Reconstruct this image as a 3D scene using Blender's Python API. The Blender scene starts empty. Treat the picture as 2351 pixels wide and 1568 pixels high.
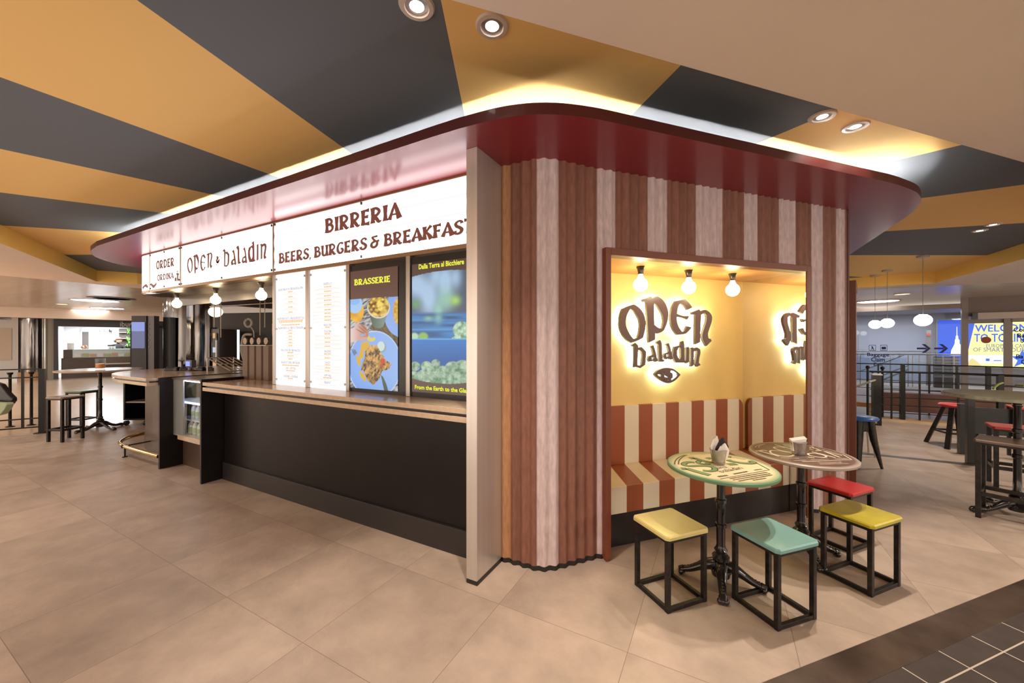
import bpy, bmesh, math, random
import numpy as np
from mathutils import Matrix, Vector
random.seed(7); rng = np.random.default_rng(7)
C = bpy.context.scene.collection
PI = math.pi
# ---------------------------------------------------------------- camera, world, exposure
EYE = 1.57; YAW = math.radians(28.45); FPX = 885.0; CX, CY = 1175.5, 784.0
FV = (-math.sin(YAW), math.cos(YAW)); RV = (math.cos(YAW), math.sin(YAW))
cd = bpy.data.cameras.new('camera'); cam = bpy.data.objects.new('camera', cd); C.objects.link(cam)
cam.location = (0, 0, EYE); cam.rotation_euler = (PI/2, 0, YAW)
cd.sensor_fit = 'HORIZONTAL'; cd.sensor_width = 36; cd.lens = FPX/2351*36; cd.clip_start = .05; cd.clip_end = 200
bpy.context.scene.camera = cam
vs = bpy.context.scene.view_settings
vs.view_transform = 'Standard'; vs.look = 'None'; vs.gamma = 1; vs.use_curve_mapping = False; vs.exposure = 0.45
wd = bpy.data.worlds.new('hall_ambient'); bpy.context.scene.world = wd; wd.use_nodes = True
wd.node_tree.nodes['Background'].inputs[0].default_value = (1.0, .83, .68, 1)
wd.node_tree.nodes['Background'].inputs[1].default_value = 1.75
ZL, ZU, ZC = 2.914, 3.17, 2.82          # low ceiling, striped ceiling, canopy underside

# ---------------------------------------------------------------- helpers
def ray(x, y):
    a = (x-CX)/FPX; b = (CY-y)/FPX
    return (FV[0]+a*RV[0], FV[1]+a*RV[1], b)
def W(x, y, d):
    r = ray(x, y); return (r[0]*d, r[1]*d, EYE+r[2]*d)
def atz(x, y, z=0.):
    r = ray(x, y); t = (z-EYE)/r[2]; return (r[0]*t, r[1]*t)
class Fr:                                  # a vertical reference plane: s along it, n into it, z up
    def __init__(s, P, D):
        l = math.hypot(*D); s.P = P; s.D = (D[0]/l, D[1]/l); s.N = (-s.D[1], s.D[0])
        s.rot = math.atan2(s.D[1], s.D[0])
    def w(s, a, n, z): return (s.P[0]+s.D[0]*a+s.N[0]*n, s.P[1]+s.D[1]*a+s.N[1]*n, z)
    def px(s, x, y, n=0.):
        r = ray(x, y); q = (s.P[0]+s.N[0]*n, s.P[1]+s.N[1]*n)
        t = (q[0]*s.N[0]+q[1]*s.N[1])/(r[0]*s.N[0]+r[1]*s.N[1])
        return ((r[0]*t-q[0])*s.D[0]+(r[1]*t-q[1])*s.D[1], EYE+r[2]*t)
def rgb(r, g, b):
    f = lambda c: (c/255/12.92 if c/255 <= .04045 else ((c/255+.055)/1.055)**2.4)
    return (f(r), f(g), f(b))
MATS = {}
def M(name, col, rough=.5, metal=0., spec=.5, coat=0., noise=None, bump=None, emit=0., ecol=None, trans=0., attr=None, stretch=None):
    if name in MATS: return MATS[name]
    m = bpy.data.materials.new(name); m.use_nodes = True; nt = m.node_tree; b = nt.nodes['Principled BSDF']
    b.inputs['Base Color'].default_value = (*col, 1); b.inputs['Roughness'].default_value = rough
    b.inputs['Metallic'].default_value = metal; b.inputs['Specular IOR Level'].default_value = spec
    b.inputs['Coat Weight'].default_value = coat; b.inputs['Coat Roughness'].default_value = .17 if 'lacquer' in name else .08
    b.inputs['Transmission Weight'].default_value = trans
    src = None
    if attr:
        a = nt.nodes.new('ShaderNodeAttribute'); a.attribute_name = attr; src = a.outputs['Color']
        nt.links.new(src, b.inputs['Base Color'])
    if noise or bump:
        tc = nt.nodes.new('ShaderNodeTexCoord'); co = tc.outputs['Object']
        if stretch:
            mp = nt.nodes.new('ShaderNodeMapping'); mp.inputs['Scale'].default_value = stretch
            nt.links.new(co, mp.inputs[0]); co = mp.outputs[0]
    if noise:
        n = nt.nodes.new('ShaderNodeTexNoise'); n.inputs['Scale'].default_value = noise[0]; n.inputs['Detail'].default_value = 5
        nt.links.new(co, n.inputs['Vector'])
        mx = nt.nodes.new('ShaderNodeMix'); mx.data_type = 'RGBA'; mx.blend_type = 'MULTIPLY'; mx.inputs[0].default_value = 1
        r = nt.nodes.new('ShaderNodeMapRange'); r.inputs[1].default_value = .3; r.inputs[2].default_value = .7
        r.inputs[3].default_value = 1-noise[1]; r.inputs[4].default_value = 1+noise[1]*.6
        nt.links.new(n.outputs[0], r.inputs[0]); nt.links.new(r.outputs[0], mx.inputs[7])
        if src: nt.links.new(src, mx.inputs[6])
        else: mx.inputs[6].default_value = (*col, 1)
        nt.links.new(mx.outputs[2], b.inputs['Base Color'])
    if bump:
        n = nt.nodes.new('ShaderNodeTexNoise'); n.inputs['Scale'].default_value = bump[0]; n.inputs['Detail'].default_value = 4
        nt.links.new(co, n.inputs['Vector'])
        bp = nt.nodes.new('ShaderNodeBump'); bp.inputs['Strength'].default_value = bump[1]; bp.inputs['Distance'].default_value = .01
        nt.links.new(n.outputs[0], bp.inputs['Height']); nt.links.new(bp.outputs[0], b.inputs['Normal'])
    if emit:
        b.inputs['Emission Strength'].default_value = emit
        b.inputs['Emission Color'].default_value = (*(ecol or col), 1)
        if attr: nt.links.new(src, b.inputs['Emission Color'])
    MATS[name] = m; return m
class MB:                                  # collects shapes that become ONE mesh
    def __init__(s): s.v = []; s.f = []; s.col = None
    def add(s, vs, fs):
        o = len(s.v); s.v += [tuple(p) for p in vs]; s.f += [tuple(i+o for i in f) for f in fs]; return s
    def box(s, x0, x1, y0, y1, z0, z1, fr=None, c=0):
        if c:
            p = [(x0+c, y0), (x1-c, y0), (x1, y0+c), (x1, y1-c), (x1-c, y1), (x0+c, y1), (x0, y1-c), (x0, y0+c)]
            return s.prism(p, z0, z1, fr)
        p = [(x0, y0), (x1, y0), (x1, y1), (x0, y1)]
        return s.prism(p, z0, z1, fr)
    def prism(s, poly, z0, z1, fr=None):
        n = len(poly); w = fr.w if fr else (lambda a, b, z: (a, b, z))
        vs = [w(x, y, z0) for x, y in poly]+[w(x, y, z1) for x, y in poly]
        return s.add(vs, [tuple(range(n))[::-1], tuple(range(n, 2*n))]+[(i, (i+1) % n, n+(i+1) % n, n+i) for i in range(n)])
    def bar(s, a, b, w, h=None):           # rectangular bar between two points
        h = h or w; a = Vector(a); b = Vector(b); d = (b-a).normalized()
        u = d.cross(Vector((0, 0, 1)));  u = Vector((1, 0, 0)) if u.length < 1e-4 else u.normalized(); v = d.cross(u)
        vs = [p+u*(i*w/2)+v*(j*h/2) for p in (a, b) for i, j in ((-1, -1), (1, -1), (1, 1), (-1, 1))]
        return s.add(vs, [(3, 2, 1, 0), (4, 5, 6, 7)]+[(i, (i+1) % 4, 4+(i+1) % 4, 4+i) for i in range(4)])
    def tube(s, pts, r, n=10, cap=True, closed=False):
        P = [Vector(p) for p in pts]; R = r if isinstance(r, (list, tuple)) else [r]*len(P); m = len(P)
        vs = []; up = None
        for i, p in enumerate(P):
            d = ((P[(i+1) % m] if closed or i < m-1 else p)-(P[i-1] if closed or i > 0 else p)).normalized()
            if up is None: up = Vector((0, 0, 1)) if abs(d.z) < .9 else Vector((1, 0, 0))
            u = d.cross(up); u = u.normalized() if u.length > 1e-5 else Vector((1, 0, 0)); v = u.cross(d); up = v
            vs += [p+(u*math.cos(t)+v*math.sin(t))*R[i] for t in [2*PI*k/n for k in range(n)]]
        fs = [(i*n+k, i*n+(k+1) % n, ((i+1) % m)*n+(k+1) % n, ((i+1) % m)*n+k) for i in range(m if closed else m-1) for k in range(n)]
        if cap and not closed: fs += [tuple(range(n))[::-1], tuple((m-1)*n+k for k in range(n))]
        return s.add(vs, fs)
    def lathe(s, prof, c=(0, 0, 0), n=24, sx=1., ang=0.):
        vs = [(c[0]+r*math.cos(t), c[1]+r*math.sin(t), c[2]+z) for r, z in prof for t in [2*PI*k/n+ang for k in range(n)]]
        m = len(prof)
        fs = [(i*n+k, i*n+(k+1) % n, (i+1)*n+(k+1) % n, (i+1)*n+k) for i in range(m-1) for k in range(n)]
        return s.add(vs, fs+[tuple(range(n))[::-1], tuple((m-1)*n+k for k in range(n))])
    def ball(s, c, rx, ry=None, rz=None, n=16, m=10):
        ry = ry or rx; rz = rz or rx
        vs = [(c[0], c[1], c[2]-rz)]+[(c[0]+rx*math.sin(a)*math.cos(t), c[1]+ry*math.sin(a)*math.sin(t), c[2]-rz*math.cos(a)) for a in [PI*i/m for i in range(1, m)] for t in [2*PI*k/n for k in range(n)]]+[(c[0], c[1], c[2]+rz)]
        fs = [(0, 1+(k+1) % n, 1+k) for k in range(n)]
        fs += [(1+i*n+k, 1+i*n+(k+1) % n, 1+(i+1)*n+(k+1) % n, 1+(i+1)*n+k) for i in range(m-2) for k in range(n)]
        L = len(vs)-1; fs += [(1+(m-2)*n+k, 1+(m-2)*n+(k+1) % n, L) for k in range(n)]
        return s.add(vs, fs)
    def quad(s, *p): return s.add(p, [tuple(range(len(p)))])
    def tri(s, vf): return s.add(vf[0], vf[1])
def rootof(o):
    while o.parent: o = o.parent
    return o
def obj(name, mb, mat, parent=None, world=True, smooth=0, bevel=0, label=None):
    me = bpy.data.meshes.new(name)
    vs = mb.v
    if parent is not None and world:
        r = rootof(parent); mi = (Matrix.Translation(r.location) @ Matrix.Rotation(r.rotation_euler[2], 4, 'Z')).inverted()
        vs = [tuple(mi @ Vector(p)) for p in vs]
    me.from_pydata(vs, [], mb.f)
    bm = bmesh.new(); bm.from_mesh(me)
    if mb.col is None: bmesh.ops.recalc_face_normals(bm, faces=bm.faces)
    bm.to_mesh(me); bm.free()
    o = bpy.data.objects.new(name, me); C.objects.link(o); me.materials.append(mat)
    if mb.col is not None:
        a = me.color_attributes.new('paint', 'FLOAT_COLOR', 'POINT')
        a.data.foreach_set('color', np.c_[np.array(mb.col, dtype=np.float32), np.ones(len(mb.col), dtype=np.float32)].ravel())
    if smooth:
        me.polygons.foreach_set('use_smooth', [True]*len(me.polygons))
        me.set_sharp_from_angle(angle=math.radians(smooth))
    if bevel:
        b = o.modifiers.new('edge_bevel', 'BEVEL'); b.width = bevel; b.segments = 2; b.limit_method = 'ANGLE'
    if parent is not None: o.parent = parent
    if label: o['label'] = label
    return o
def thing(name, label, cat, loc=(0, 0, 0), rotz=0., group=None):
    o = bpy.data.objects.new(name, None); C.objects.link(o); o.location = loc; o.rotation_euler = (0, 0, rotz)
    o.empty_display_size = .1; o['label'] = label; o['category'] = cat
    if group: o['group'] = group
    return o
def tag(o, label, cat, group=None):
    o['label'] = label; o['category'] = cat
    if group: o['group'] = group
    return o
def struct(name, mb, mat, label=None, **k):
    o = obj(name, mb, mat, **k); o['kind'] = 'structure'
    if label: o['label'] = label
    return o
def dup(root, loc, rotz, label=None, group=None):
    def cp(o, par):
        c = o.copy(); C.objects.link(c); c.parent = par
        for ch in o.children: cp(ch, c)
        return c
    r = cp(root, None); r.location = loc; r.rotation_euler = (0, 0, rotz)
    if label: r['label'] = label
    if group: r['group'] = group
    return r
def cat_rom(pts, k=6, closed=False):
    P = [np.array(p, float) for p in pts]; n = len(P); out = []
    for i in range(n if closed else n-1):
        if closed: a, b, c, d = P[i-1], P[i], P[(i+1) % n], P[(i+2) % n]
        else: a, b, c, d = P[max(i-1, 0)], P[i], P[i+1], P[min(i+2, n-1)]
        for t in [j/k for j in range(k)]:
            out.append(tuple(.5*((2*b)+(c-a)*t+(2*a-5*b+4*c-d)*t*t+(3*b-a-3*c+d)*t**3)))
    if not closed: out.append(tuple(P[-1]))
    return out
def smooth_loop(lp, lim=38, k=4):           # rounds the gentle bends of an outline and keeps its corners
    P = [np.array(p, float) for p in lp]; n = len(P); cor = []
    for i in range(n):
        a = P[i]-P[i-1]; b = P[(i+1) % n]-P[i]; d = abs(math.degrees(math.atan2(a[0]*b[1]-a[1]*b[0], a[0]*b[0]+a[1]*b[1])))
        cor.append(d > lim)
    if not any(cor): return cat_rom(lp, k, True)
    i0 = cor.index(True); out = []; run = [P[i0]]
    for j in range(1, n+1):
        i = (i0+j) % n; run.append(P[i])
        if cor[i]: out += cat_rom(run, k)[:-1]; run = [P[i]]
    return out
def poly_mesh(loops, depth=0.):            # 2D loops (even-odd holes) -> verts, faces; extruded by depth in +third axis
    cu = bpy.data.curves.new('t', 'CURVE'); cu.dimensions = '2D'; cu.fill_mode = 'BOTH' if depth else 'FRONT'; cu.extrude = depth/2
    for lp in loops:
        sp = cu.splines.new('POLY'); sp.points.add(len(lp)-1); sp.use_cyclic_u = True
        for p, q in zip(sp.points, lp): p.co = (q[0], q[1], 0, 1)
    o = bpy.data.objects.new('t', cu); me = o.to_mesh()
    r = ([tuple(v.co) for v in me.vertices], [tuple(p.vertices) for p in me.polygons])
    o.to_mesh_clear(); bpy.data.objects.remove(o); bpy.data.curves.remove(cu); return r
def text_mesh(body):
    cu = bpy.data.curves.new('t', 'FONT'); cu.body = body; cu.resolution_u = 2; cu.fill_mode = 'FRONT'
    o = bpy.data.objects.new('t', cu); me = o.to_mesh()
    v = [tuple(p.co)[:2] for p in me.vertices]; f = [tuple(p.vertices) for p in me.polygons]
    o.to_mesh_clear(); bpy.data.objects.remove(o); bpy.data.curves.remove(cu); return v, f
def text_on(mb, body, fn, s0, s1, z0, z1, bold=0):  # fit plain lettering into a box of a plane given by fn(s, z)
    v, f = text_mesh(body); a = np.array(v); x0, x1 = a[:, 0].min(), a[:, 0].max(); y0, y1 = a[:, 1].min(), a[:, 1].max()
    for k in ((0, 0), (1, 0), (0, 1), (1, 1))[:4 if bold else 1]: mb.add([fn(s0+(x-x0)/(x1-x0)*(s1-s0)+k[0]*bold, z0+(y-y0)/(y1-y0)*(z1-z0)+k[1]*bold) for x, y in v], f)
def strip(pts, ws):                        # variable-width stroke in 2D -> verts, faces
    P = [np.array(p, float) for p in pts]; n = len(P); vs = []
    for i in range(n):
        d = P[min(i+1, n-1)]-P[max(i-1, 0)]; d = d/(np.linalg.norm(d)+1e-9); nn = np.array([-d[1], d[0]])
        vs += [tuple(P[i]+nn*ws[i]/2), tuple(P[i]-nn*ws[i]/2)]
    return vs, [(2*i, 2*i+1, 2*i+3, 2*i+2) for i in range(n-1)]
BOLD = 1.0
def lw(w, n): return [float(x)*BOLD for x in np.interp(np.linspace(0, 1, n), np.linspace(0, 1, len(w)), w)] if isinstance(w, (list, tuple)) else [w*BOLD]*n
def crv(pts, w, k=5):
    q = cat_rom(pts, k); return strip(q, lw(w, len(q)))
# flared display capitals, unit height
BOLD = 1.30
def V(x): return crv([(x, 0), (x, .25), (x, .5), (x, .75), (x, 1)], [.27, .19, .16, .19, .27], 3)
_ub = crv([(.1, .93), (.34, .93), (.50, .76), (.40, .56), (.14, .52)], .14)
_bar = lambda y, x1, w0, w1: crv([(.12, y), ((.12+x1)/2, y), (x1, y)], [w0, w0, w1], 3)
FONT = {
 'I': (.36, [V(.18)]), 'B': (.68, [V(.15), _ub, crv([(.14, .53), (.42, .53), (.58, .31), (.44, .09), (.1, .07)], .15)]),
 'R': (.74, [V(.15), crv([(.1, .93), (.36, .93), (.55, .73), (.42, .50), (.16, .46)], .14), crv([(.28, .47), (.40, .24), (.54, .06), (.70, .10)], [.13, .18, .17, .04])]),
 'E': (.62, [V(.15), _bar(.93, .54, .13, .22), _bar(.52, .48, .12, .18), _bar(.07, .57, .14, .24)]),
 'F': (.58, [V(.15), _bar(.93, .54, .13, .22), _bar(.52, .48, .12, .18)]),
 'A': (.74, [crv([(.06, 0), (.20, .42), (.40, 1.03)], [.22, .13, .10]), crv([(.38, 1.0), (.52, .5), (.66, 0)], [.12, .18, .28]), strip([(.18, .30), (.56, .30)], [.12, .12])]),
 'S': (.60, [crv([(.51, .76), (.45, .92), (.28, .94), (.13, .80), (.18, .62), (.36, .49), (.49, .34), (.43, .13), (.26, .06), (.11, .11), (.06, .28)], [.2, .13, .13, .15, .17, .17, .17, .15, .13, .13, .2])]),
 'U': (.72, [crv([(.14, 1), (.15, .6), (.17, .2), (.30, .07), (.45, .14), (.55, .4)], [.26, .16, .16, .14, .12, .12]), V(.56)]),
 'G': (.68, [crv([(.57, .80), (.46, .93), (.26, .90), (.12, .66), (.10, .36), (.22, .10), (.42, .07), (.55, .22), (.52, .40), (.36, .44)], [.18, .13, .13, .16, .17, .15, .14, .15, .14, .12])]),
 '&': (.84, [strip([(.10, .92), (.60, .95)], [.12, .2]), crv([(.16, .92), (.28, .72), (.44, .55)], .14), crv([(.44, .56), (.18, .46), (.10, .24), (.26, .07), (.48, .14), (.56, .34), (.56, .55)], .15), strip([(.40, .54), (.74, .57)], [.12, .2])]),
 'K': (.70, [V(.15), crv([(.60, 1.0), (.40, .78), (.22, .50)], [.22, .14, .12]), crv([(.26, .56), (.44, .34), (.60, 0)], [.12, .17, .27])]),
 'T': (.62, [V(.31), crv([(.03, .93), (.31, .93), (.59, .93)], [.22, .13, .22])]),
 'D': (.72, [V(.15), crv([(.1, .93), (.38, .90), (.60, .62), (.58, .34), (.38, .09), (.1, .07)], .15)]),
 'O': (.74, [crv([(.37, .95), (.16, .80), (.10, .5), (.18, .18), (.37, .05), (.56, .18), (.64, .5), (.56, .82), (.37, .95), (.3, .93)], .16)]),
 'N': (.74, [V(.13), crv([(.1, 1), (.35, .5), (.58, .02)], .15), V(.58)]),
 ',': (.26, [strip([(.13, .12), (.06, -.2)], [.17, .05])]), ' ': (.24, [])}
BOLD = 1.0
def flared_on(mb, body, fn, s0, s1, z0, z1, skew=0.):
    tot = sum(FONT[c][0] for c in body); k = (s1-s0)/tot; x = 0
    for c in body:
        for i, (vs, fs) in enumerate(FONT[c][1]): mb.add([fn(s0+(x+a)*k, z0+b*(z1-z0), .0004*i) for a, b in vs], fs)
        x += FONT[c][0]
def dashes(mb, fn, s0, s1, z, h, seg=(.012, .05), gap=.004):   # a line of print too small to read
    s = s0
    while s < s1:
        e = min(s+random.uniform(*seg), s1)
        mb.quad(fn(s, z), fn(e, z), fn(e, z+h), fn(s, z+h)); s = e+gap
def disc(mb, c, r, z, n=24, flip=False): mb.add([(c[0]+r*math.cos(2*PI*k/n), c[1]+r*math.sin(2*PI*k/n), z) for k in range(n)], [tuple(range(n))])
# ---------------------------------------------------------------- procedural floor / ceiling materials
def grid_mat(name, px, py, ox, oy, base, var, grout, gw, rough, mott, bumpy=0.):
    m = bpy.data.materials.new(name); m.use_nodes = True; nt = m.node_tree; b = nt.nodes['Principled BSDF']
    N = nt.nodes.new; L = nt.links.new
    tc = N('ShaderNodeTexCoord'); sp = N('ShaderNodeSeparateXYZ'); L(tc.outputs['Object'], sp.inputs[0])
    def ax(o, p, off):
        a = N('ShaderNodeMath'); a.operation = 'SUBTRACT'; L(o, a.inputs[0]); a.inputs[1].default_value = off
        d = N('ShaderNodeMath'); d.operation = 'DIVIDE'; L(a.outputs[0], d.inputs[0]); d.inputs[1].default_value = p
        fl = N('ShaderNodeMath'); fl.operation = 'FLOOR'; L(d.outputs[0], fl.inputs[0])
        pp = N('ShaderNodeMath'); pp.operation = 'PINGPONG'; L(d.outputs[0], pp.inputs[0]); pp.inputs[1].default_value = .5
        ls = N('ShaderNodeMath'); ls.operation = 'LESS_THAN'; L(pp.outputs[0], ls.inputs[0]); ls.inputs[1].default_value = gw/p/2
        return fl.outputs[0], ls.outputs[0]
    fx, lx = ax(sp.outputs[0], px, ox); fy, ly = ax(sp.outputs[1], py, oy)
    mxl = N('ShaderNodeMath'); mxl.operation = 'MAXIMUM'; L(lx, mxl.inputs[0]); L(ly, mxl.inputs[1])
    cb = N('ShaderNodeCombineXYZ'); L(fx, cb.inputs[0]); L(fy, cb.inputs[1])
    wn = N('ShaderNodeTexWhiteNoise'); L(cb.outputs[0], wn.inputs['Vector'])
    n1 = N('ShaderNodeTexNoise'); n1.inputs['Scale'].default_value = mott; n1.inputs['Detail'].default_value = 8; n1.inputs['Roughness'].default_value = .62
    ad = N('ShaderNodeVectorMath'); ad.operation = 'ADD'; sc = N('ShaderNodeVectorMath'); sc.operation = 'SCALE'; sc.inputs['Scale'].default_value = 7
    L(cb.outputs[0], sc.inputs[0]); L(tc.outputs['Object'], ad.inputs[0]); L(sc.outputs[0], ad.inputs[1]); L(ad.outputs[0], n1.inputs['Vector'])
    r = N('ShaderNodeMapRange'); r.inputs[1].default_value = .3; r.inputs[2].default_value = .7; r.inputs[3].default_value = 1-var; r.inputs[4].default_value = 1+var*.7
    L(n1.outputs[0], r.inputs[0])
    r2 = N('ShaderNodeMapRange'); r2.inputs[3].default_value = 1-var*.45; r2.inputs[4].default_value = 1+var*.45; L(wn.outputs[0], r2.inputs[0])
    mu = N('ShaderNodeMath'); mu.operation = 'MULTIPLY'; L(r.outputs[0], mu.inputs[0]); L(r2.outputs[0], mu.inputs[1])
    mx = N('ShaderNodeMix'); mx.data_type = 'RGBA'; mx.blend_type = 'MULTIPLY'; mx.inputs[0].default_value = 1; mx.inputs[6].default_value = (*base, 1); L(mu.outputs[0], mx.inputs[7])
    m2 = N('ShaderNodeMix'); m2.data_type = 'RGBA'; L(mxl.outputs[0], m2.inputs[0]); L(mx.outputs[2], m2.inputs[6]); m2.inputs[7].default_value = (*grout, 1)
    L(m2.outputs[2], b.inputs['Base Color']); b.inputs['Roughness'].default_value = rough; b.inputs['Specular IOR Level'].default_value = .4
    if bumpy:
        bp = N('ShaderNodeBump'); bp.inputs['Strength'].default_value = bumpy; bp.inputs['Distance'].default_value = .004
        n2 = N('ShaderNodeTexNoise'); n2.inputs['Scale'].default_value = 40; n2.inputs['Detail'].default_value = 5; L(tc.outputs['Object'], n2.inputs['Vector'])
        L(n2.outputs[0], bp.inputs['Height']); L(bp.outputs[0], b.inputs['Normal'])
    return m
def stripe_ceiling():
    m = bpy.data.materials.new('striped_paint'); m.use_nodes = True; nt = m.node_tree; b = nt.nodes['Principled BSDF']; N = nt.nodes.new; L = nt.links.new
    tc = N('ShaderNodeTexCoord'); sp = N('ShaderNodeSeparateXYZ'); L(tc.outputs['Object'], sp.inputs[0])
    def ma(op, a, bv):
        n = N('ShaderNodeMath'); n.operation = op
        for i, q in enumerate((a, bv)):
            if isinstance(q, float): n.inputs[i].default_value = q
            else: L(q, n.inputs[i])
        return n.outputs[0]
    at = ma('ARCTAN2', ma('SUBTRACT', sp.outputs[1], 6.10), ma('SUBTRACT', sp.outputs[0], -3.70))
    k = ma('DIVIDE', ma('ADD', at, math.radians(136.4+360)), math.radians(15))
    st = ma('LESS_THAN', ma('MODULO', k, 2.0), 1.0)
    mx = N('ShaderNodeMix'); mx.data_type = 'RGBA'; L(st, mx.inputs[0]); mx.inputs[6].default_value = (.92, .60, .235, 1); mx.inputs[7].default_value = (.15, .165, .195, 1)
    L(mx.outputs[2], b.inputs['Base Color']); b.inputs['Roughness'].default_value = .75; b.inputs['Specular IOR Level'].default_value = .25
    return m
KF = Fr((-.719, 2.727), (math.sin(math.radians(42.45)), math.cos(math.radians(42.45))))    # niche front, s = 0 at its left edge
FF = Fr((0, 0), (1, 0))                                                                   # planes parallel to the counter front
def fy(y): return lambda s, z, o=0.: (s, y-o, z)
fac = lambda x, y, Y: FF.px(x, y, Y)

# floors
HB = [(-12.5, -2.86), (-5.31, 12.9)]
kin = Fr(atz(1749, 1568), (KF.D[0], KF.D[1]))
k0, k1 = kin.w(-4, 0, 0)[:2], kin.w(14, 0, 0)[:2]
mb = MB(); mb.quad((-9.1, -4.9, 0), (*k0, 0), (*k1, 0), (30, 30, 0), (-5.31, 30, 0), (HB[1][0], HB[1][1], 0), (HB[0][0], HB[0][1], 0), (-13.4, -4.9, 0))
struct('floor', mb, grid_mat('beige_stone_tiles', .7515, .7425, -1.166, 1.247, (.392, .310, .252), .22, (.19, .14, .11), .003, .42, 3.2, .25), 'beige stone tile floor around the kiosk')
mb = MB(); mb.quad((-60, -30, 0), (-13.4, -4.9, 0), (HB[0][0], HB[0][1], 0), (HB[1][0], HB[1][1], 0), (-5.31, 30, 0), (-60, 60, 0))
struct('floor', mb, grid_mat('polished_hall_stone', 3., 3., .3, .2, (.50, .375, .27), .07, (.36, .25, .17), .004, .22, .8), 'polished beige hall floor beyond the left railing')
mb = MB(); mb.box(-4, 14, -.158, 0, -.02, .0015, kin)
struct('trim_1', mb, M('burnished_strip', (.24, .18, .145), .30, .8, noise=(3, .5)), 'dark burnished metal strip between the two floors')
o = bpy.data.objects.new('floor', bpy.data.meshes.new('floor')); C.objects.link(o)
o.data.from_pydata([(-5, -8, 0), (14, -8, 0), (14, -.158, 0), (-5, -.158, 0)], [], [(0, 1, 2, 3)])
o.location = (*kin.P, -.001); o.rotation_euler = (0, 0, kin.rot); o['kind'] = 'structure'; o['label'] = 'charcoal square tile floor with pale grout, front right'
q = atz(2228, 1534); ql = ((q[0]-kin.P[0])*kin.D[0]+(q[1]-kin.P[1])*kin.D[1], (q[0]-kin.P[0])*kin.N[0]+(q[1]-kin.P[1])*kin.N[1])
o.data.materials.append(grid_mat('charcoal_tiles', .302, .302, ql[0], ql[1], (.062, .050, .046), .2, (.50, .43, .37), .007, .38, 9))
mb = MB(); mb.add([(1.2, 7.02, .001), (9, 7.15, .001), (9, 7.29, .001), (1.2, 7.14, .001)], [(0, 1, 2, 3)])
struct('trim_2', mb, M('dark_floor_line', (.06, .05, .045), .4), 'dark inlaid line across the floor behind the blue stool')
mb = MB(); mb.box(2.2, 9, 10.12, 10.5, 0, .05)
struct('trim_3', mb, M('pale_kerb', (.5, .36, .24), .5, noise=(5, .2)), 'pale stone kerb under the curved railing')

# ceilings
REC = [(-3.37, -1.40), (4.34, 6.89), (4.34, 12.45), (2.95, 12.60), (-11.0, 12.6), (-12.0, 3.75), (-12.33, 3.17)]
low = poly_mesh([[(-12.9, -9), (13, -9), (13, 13.2), (-12.9, 13.2)], REC])
struct('ceiling', MB().add([(x, y, ZL) for x, y, z in low[0]], low[1]), M('beige_plaster', (.80, .66, .57), .6, noise=(2, .03)), 'plain beige plaster ceiling around the recess')
up = poly_mesh([REC])
struct('ceiling', MB().add([(x, y, ZU) for x, y, z in up[0]], up[1]), stripe_ceiling(), 'recessed ceiling painted in radiating yellow and slate stripes')
mb = MB()
for i in range(len(REC)):
    a, b = REC[i], REC[(i+1) % len(REC)]; mb.quad((*a, ZL), (*b, ZL), (*b, ZU), (*a, ZU))
struct('trim_4', mb, M('yellow_paint', (.92, .60, .15), .7), 'yellow upstand around the recessed ceiling')
slat = M('ceiling_slats', (.56, .45, .37), .24, noise=(1.2, .1), stretch=(.3, 6, 1))
struct('ceiling', MB().quad((-60, -30, ZL), (-12.9, -9, ZL), (-12.9, 13.2, ZL), (-12.9, 40, ZL), (-60, 40, ZL)), slat, 'glossy slatted ceiling of the hall on the left')
struct('ceiling', MB().quad((-12.9, 13.2, ZL), (13, 13.2, ZL), (40, -9, ZL), (40, 40, ZL), (-12.9, 40, ZL)), slat, 'glossy slatted ceiling behind the glass wall')
struct('ceiling', MB().quad((13, -9, ZL), (40, -9, ZL), (13, 13.2, ZL)), slat)

# ---------------------------------------------------------------- downlights
LW = (1.0, .86, .71)
def downlight(x, y, z, watts, label, spot=98, grp='recessed downlights in the ceiling', blend=.7):
    t = thing('recessed_downlight', label, 'ceiling light', (x, y, z), 0, grp)
    obj('trim_ring', MB().lathe([(.055, -.001), (.058, -.012), (.078, -.010), (.085, -.0005)], (0, 0, 0), 32), M('downlight_ring', (.62, .52, .46), .4), t, world=False, smooth=40)
    obj('reflector', MB().lathe([(.056, -.002), (.040, -.004)], (0, 0, 0), 32), M('downlight_cup', (.45, .38, .34), .25, .6), t, world=False, smooth=40)
    b = MB(); b.lathe([(.034, -.0045), (.030, -.006)], (0, 0, 0), 28); obj('lamp', b, M('downlight_lamp', (1, .95, .9), emit=14), t, world=False)
    ld = bpy.data.lights.new('downlight_beam', 'SPOT'); ld.energy = watts; ld.color = LW; ld.spot_size = math.radians(spot); ld.spot_blend = blend; ld.shadow_soft_size = .03
    lo = bpy.data.objects.new('downlight_beam', ld); C.objects.link(lo); lo.parent = t; lo.location = (0, 0, -.03)
    return t
DLW = 118
downlight(-1.274, 1.399, ZU, DLW, 'recessed downlight on a slate ceiling stripe, cut by the top edge of the photo', 64)
downlight(-1.019, 1.669, ZU, DLW, 'recessed downlight in the yellow ceiling wedge above the silver pillar', 64)
downlight(.634, 3.459, ZU, DLW, 'left downlight of the pair above the two round tables')
downlight(.88, 3.737, ZU, DLW, 'right downlight of the pair above the two round tables')
downlight(3.277, 8.09, ZU, DLW, 'far small downlight at right in a slate stripe, nearer the kiosk')
downlight(3.268, 7.758, ZU, DLW, 'far small downlight at right in a slate stripe, further from the kiosk')
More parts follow.
